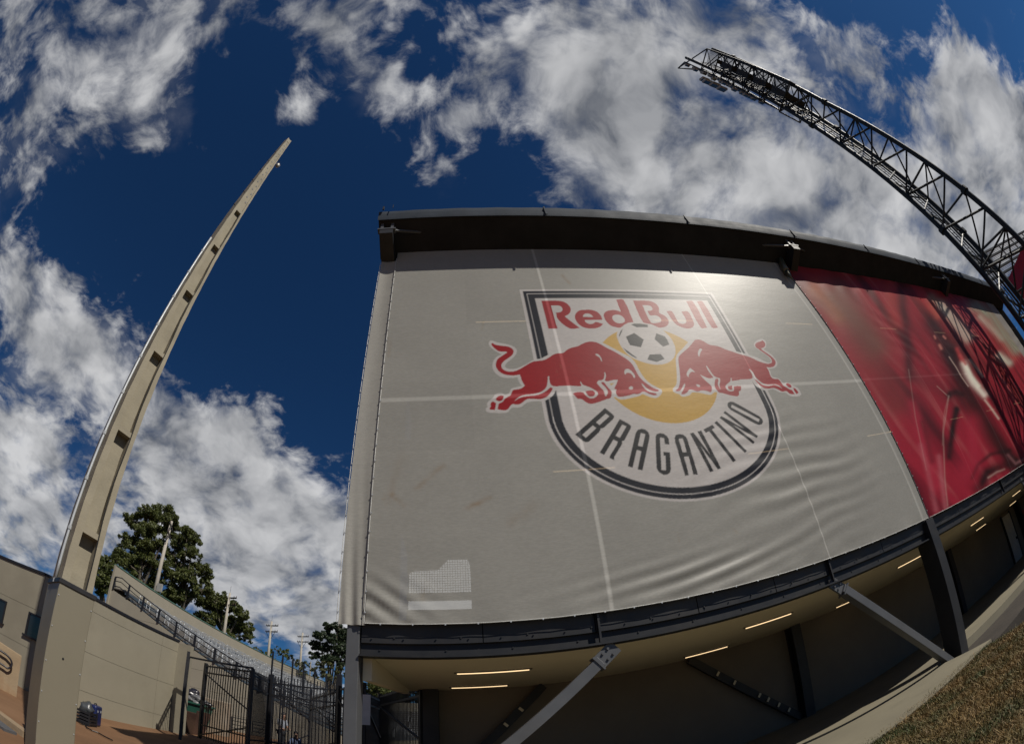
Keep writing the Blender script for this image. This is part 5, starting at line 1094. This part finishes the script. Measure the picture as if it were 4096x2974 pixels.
# ------------------------------------------------------------------ floodlight mast on the right
fm = empty('floodlight_mast', (22.6, 3.3, -1.2)); tag(fm, 'tall dark lattice floodlight mast with caged lamp head standing before the red banner', 'floodlight mast')
MS = mat('mast_steel', (.016, .021, .024), .55, 0, .15, 2, 0, 40, .3)
MF = 1.055     # mast distance factor found from where its shadow meets the banner
def azp(az, L): return Vector((math.sin(R(az)) * L, math.cos(R(az)) * L, 0))
LC = azp(79.0, 22.1 * MF); MC = azp(80.8, 24.3 * MF)
def RC(z): t = min(1, max(0, (z - EYE - 7) / 18)); return azp(86.0 - 2.2 * t, 22.5 * MF)
ch = {'L': lambda z: LC + Vector((0, 0, z)), 'M': lambda z: MC + Vector((0, 0, z)), 'R': lambda z: RC(z) + Vector((0, 0, z))}
ZM = 44.0 * MF; zs_ = [-1.0 + i * 2.9 * MF for i in range(16)]
ZC = {'L': 43.8 * MF, 'M': 41.2 * MF, 'R': 40.3 * MF}
for k, f in ch.items(): MB().tube([f(z) for z in zs_ if z < ZC[k] - .3] + [f(ZC[k])], .16, 10).build('chord', MS, fm, smooth=True)
for i, (a, b) in enumerate(zip(zs_[:-2], zs_[1:-1])):
    for u, v in (('L', 'R'), ('R', 'M'), ('M', 'L')):
        h = (a + b) / 2
        MB().tube([ch[u](a), ch[v](h)], .065, 6).build('lattice_bar', MS, fm); MB().tube([ch[v](h), ch[u](b)], .065, 6).build('lattice_bar', MS, fm)
        if i % 2 == 0: MB().tube([ch[u](a), ch[v](a)], .06, 6).build('strut', MS, fm)
    if i % 4 == 1:
        for k in 'LRM': MB().tube([ch[k](a - .15), ch[k](a + .15)], .24, 12).build('flange_joint', MS, fm)
# ladder with cage hoops between L and M
lt = (MC - LC).normalized(); lp = LC + lt * .75
ld_ = MB().tube([lp + Vector((0, 0, 0)), lp + Vector((0, 0, ZM - 2))], .035, 6).build('ladder_stile', MS, fm); MB().tube([lp + lt * .45, lp + lt * .45 + Vector((0, 0, ZM - 2))], .035, 6).build('ladder_stile', MS, fm)
m = MB()
for i in range(148): z = .3 + i * .3; m.tube([lp + Vector((0, 0, z)), lp + lt * .45 + Vector((0, 0, z))], .018, 4)
o = m.build('ladder_rungs', MS, fm); o['kind'] = 'stuff'
MB().tube([lp + lt * .9, lp + lt * .9 + Vector((0, 0, ZM - 3))], .07, 8).build('cable_duct', MS, fm)
# lamp head: side platforms, mesh guards, floodlights
ct = (LC + RC(40) + MC) / 3; rt = Vector((-.148, .989, 0)); rr = Vector((.989, .148, 0))
NET = bpy.data.materials.new('guard_mesh'); NET.use_nodes = True; t = NT(NET.node_tree); bsdf = t.n['Principled BSDF']; bsdf.inputs['Base Color'].default_value = (.02, .025, .028, 1)
co = t.new('ShaderNodeTexCoord').outputs['Object']; wv_ = t.new('ShaderNodeTexWave', wave_type='BANDS', bands_direction='DIAGONAL'); wv_.inputs['Scale'].default_value = 6; t.put(wv_.inputs['Vector'], co)
w2 = t.new('ShaderNodeTexWave', wave_type='BANDS', bands_direction='DIAGONAL'); w2.inputs['Scale'].default_value = 6; t.put(w2.inputs['Vector'], t.scale(co, (1, 1, -1)))
mx = t.math('MAXIMUM', wv_.outputs['Fac'], w2.outputs['Fac']); tr_ = t.new('ShaderNodeBsdfTransparent'); ms_ = t.new('ShaderNodeMixShader'); t.put(ms_.inputs[0], t.math('GREATER_THAN', mx, .80)); t.l.new(tr_.outputs[0], ms_.inputs[1]); t.l.new(bsdf.outputs[0], ms_.inputs[2]); t.l.new(ms_.outputs[0], t.n['Material Output'].inputs[0])
def frame4(P, r, name): 
    for a, b in zip(P, P[1:] + P[:1]): MB().tube([a, b], r, 6).build(name, MS, fm)
z0h, z1h = 28.5, 43.5
def Hd(a, b, z): return ct + rt * a * MF + rr * b * MF + Vector((0, 0, z * MF - .09))
def ra(z): return -1.15 + .40 * (z - 28.5) / 15      # outer side of the head, drawing in towards the top
for b in (-1.05, 1.05):
    MB().tube([Hd(ra(28.5), b, 28.5), Hd(ra(40.3), b, 40.3)], .07, 6).build('head_post', MS, fm); MB().tube([Hd(1.3, b, 31), Hd(1.3, b, 43.6)], .07, 6).build('head_post', MS, fm)
HZ = [28.5, 30.9, 33.3, 35.7, 38.1, 40.3]
for i, z in enumerate(HZ):
    frame4([Hd(ra(z), -1.05, z), Hd(1.3, -1.05, z), Hd(1.3, 1.05, z), Hd(ra(z), 1.05, z)], .06, 'head_frame')
    if i < 5:
        z2 = HZ[i + 1]
        for b in (-1.05, 1.05): MB().tube([Hd(ra(z), b, z), Hd(1.3, b, z2)], .04, 5).build('head_brace', MS, fm); MB().tube([Hd(1.3, b, z), Hd(ra(z2), b, z2)], .04, 5).build('head_brace', MS, fm)
        MB().tube([Hd(ra(z), -1.05, z), Hd(ra(z2), 1.05, z2)], .04, 5).build('head_brace', MS, fm); MB().tube([Hd(ra(z), 1.05, z), Hd(ra(z2), -1.05, z2)], .04, 5).build('head_brace', MS, fm)
        for k in range(2): MB().bar(Hd(-.1 + k * .9, -1.0, z + .1), Hd(-.1 + k * .9, 1.0, z + .1), .42, .05).build('catwalk', MS, fm)
        MB().add([Hd(ra(z) - .04, -1.0, z), Hd(ra(z) - .04, 1.0, z), Hd(ra(z2) - .04, 1.0, z2 - .2), Hd(ra(z2) - .04, -1.0, z2 - .2)], [(0, 1, 2, 3)]).build('mesh_guard', NET, fm)
        MB().add([Hd(ra(z), -1.09, z), Hd(.5, -1.09, z), Hd(.5, -1.09, z + 1.6), Hd(ra(z), -1.09, z + 1.6)], [(0, 1, 2, 3)]).build('mesh_guard', NET, fm)
for p in (Hd(1.3, -1.05, 43.6), Hd(1.3, 1.05, 43.6), Hd(ra(40.3), -1.05, 40.3), Hd(1.3, -1.05, 40)): MB().tube([p, Hd(2.3, -.2, 46.2)], .06, 6).build('head_arm', MS, fm)
# floodlights on the pitch side
def flood(c, w=.30):
    ax = rr; dn = (rt * .75 + Vector((0, 0, -.66))).normalized(); up_ = dn.cross(ax)
    b = MB().obox(c, ax * w, up_ * w * .8, dn * .10).build('floodlight', PLATE, fm)
    MB().obox(Vector(c) + dn * .104, ax * w * .9, up_ * w * .7, dn * .004).build('lens', GLASSD, b); MB().bar(Vector(c) - dn * .1 - ax * w, Vector(c) - dn * .1 + ax * w, .06, .05).build('yoke', MS, b)
for i, z in enumerate([33.2, 34.9, 36.6, 38.3, 40.0, 41.7, 43.4]):
    for j in range(3): flood(Hd(1.5 + .08 * (i % 2), -.8 + j * .8, z), .22)
for z, b in ((38.2, -.6), (39.2, .1), (38.8, -1.0), (40.2, -.5), (37.4, -.3)): flood(Hd(2.1, b, z), .40)
# ------------------------------------------------------------------ red clad wing and slatted canopy at the far end
REDC = mat('glossy_red_panel', (.40, .008, .010), .22, 0, .12, .5, .15, 1.0, .6)
wing = empty('red_wing', (33, 2.5, 0)); tag(wing, 'tall glossy red clad wing behind the floodlight mast', 'building')
for i in range(4):
    z0 = -1.2 + i * 3.52
    for j in range(3):
        ya = -2.6 + j * 2.6; MB().box((32.0, ya + .012, z0 + .012), (32.06, ya + 2.588, z0 + 3.508)).build('red_panel', REDC, wing)
MB().box((32.065, -2.6, -1.2), (34, 5.2, 12.86)).build('wing_core', mat('dark_wing_core', (.05, .01, .01), .6), wing)
cano = empty('louvre_screen', (30.7, 6.0, 13.0)); tag(cano, 'dark louvred metal screen on the roof behind the floodlight mast', 'screen')
sa, sb = Vector((30.7, 6.0, 0)), Vector((40.4, 1.2, 0))
for i in range(6): z = 13.1 + i * .50; MB().bar(sa + Vector((0, 0, z)), sb + Vector((0, 0, z)), .10, .13).build('purlin', MS, cano)
for i in range(24): z = 13.2 + i * .10; MB().bar(sa + Vector((0, 0, z)), sb + Vector((0, 0, z)), .04, .022).build('slat', PLATE, cano)
for i in range(6): p = sa.lerp(sb, i / 5 * .98 + .01); MB().bar(p + Vector((.08, .12, 12.6)), p + Vector((.08, .12, 15.7)), .1, .1, (1, 0, 0)).build('screen_post', MS, cano)
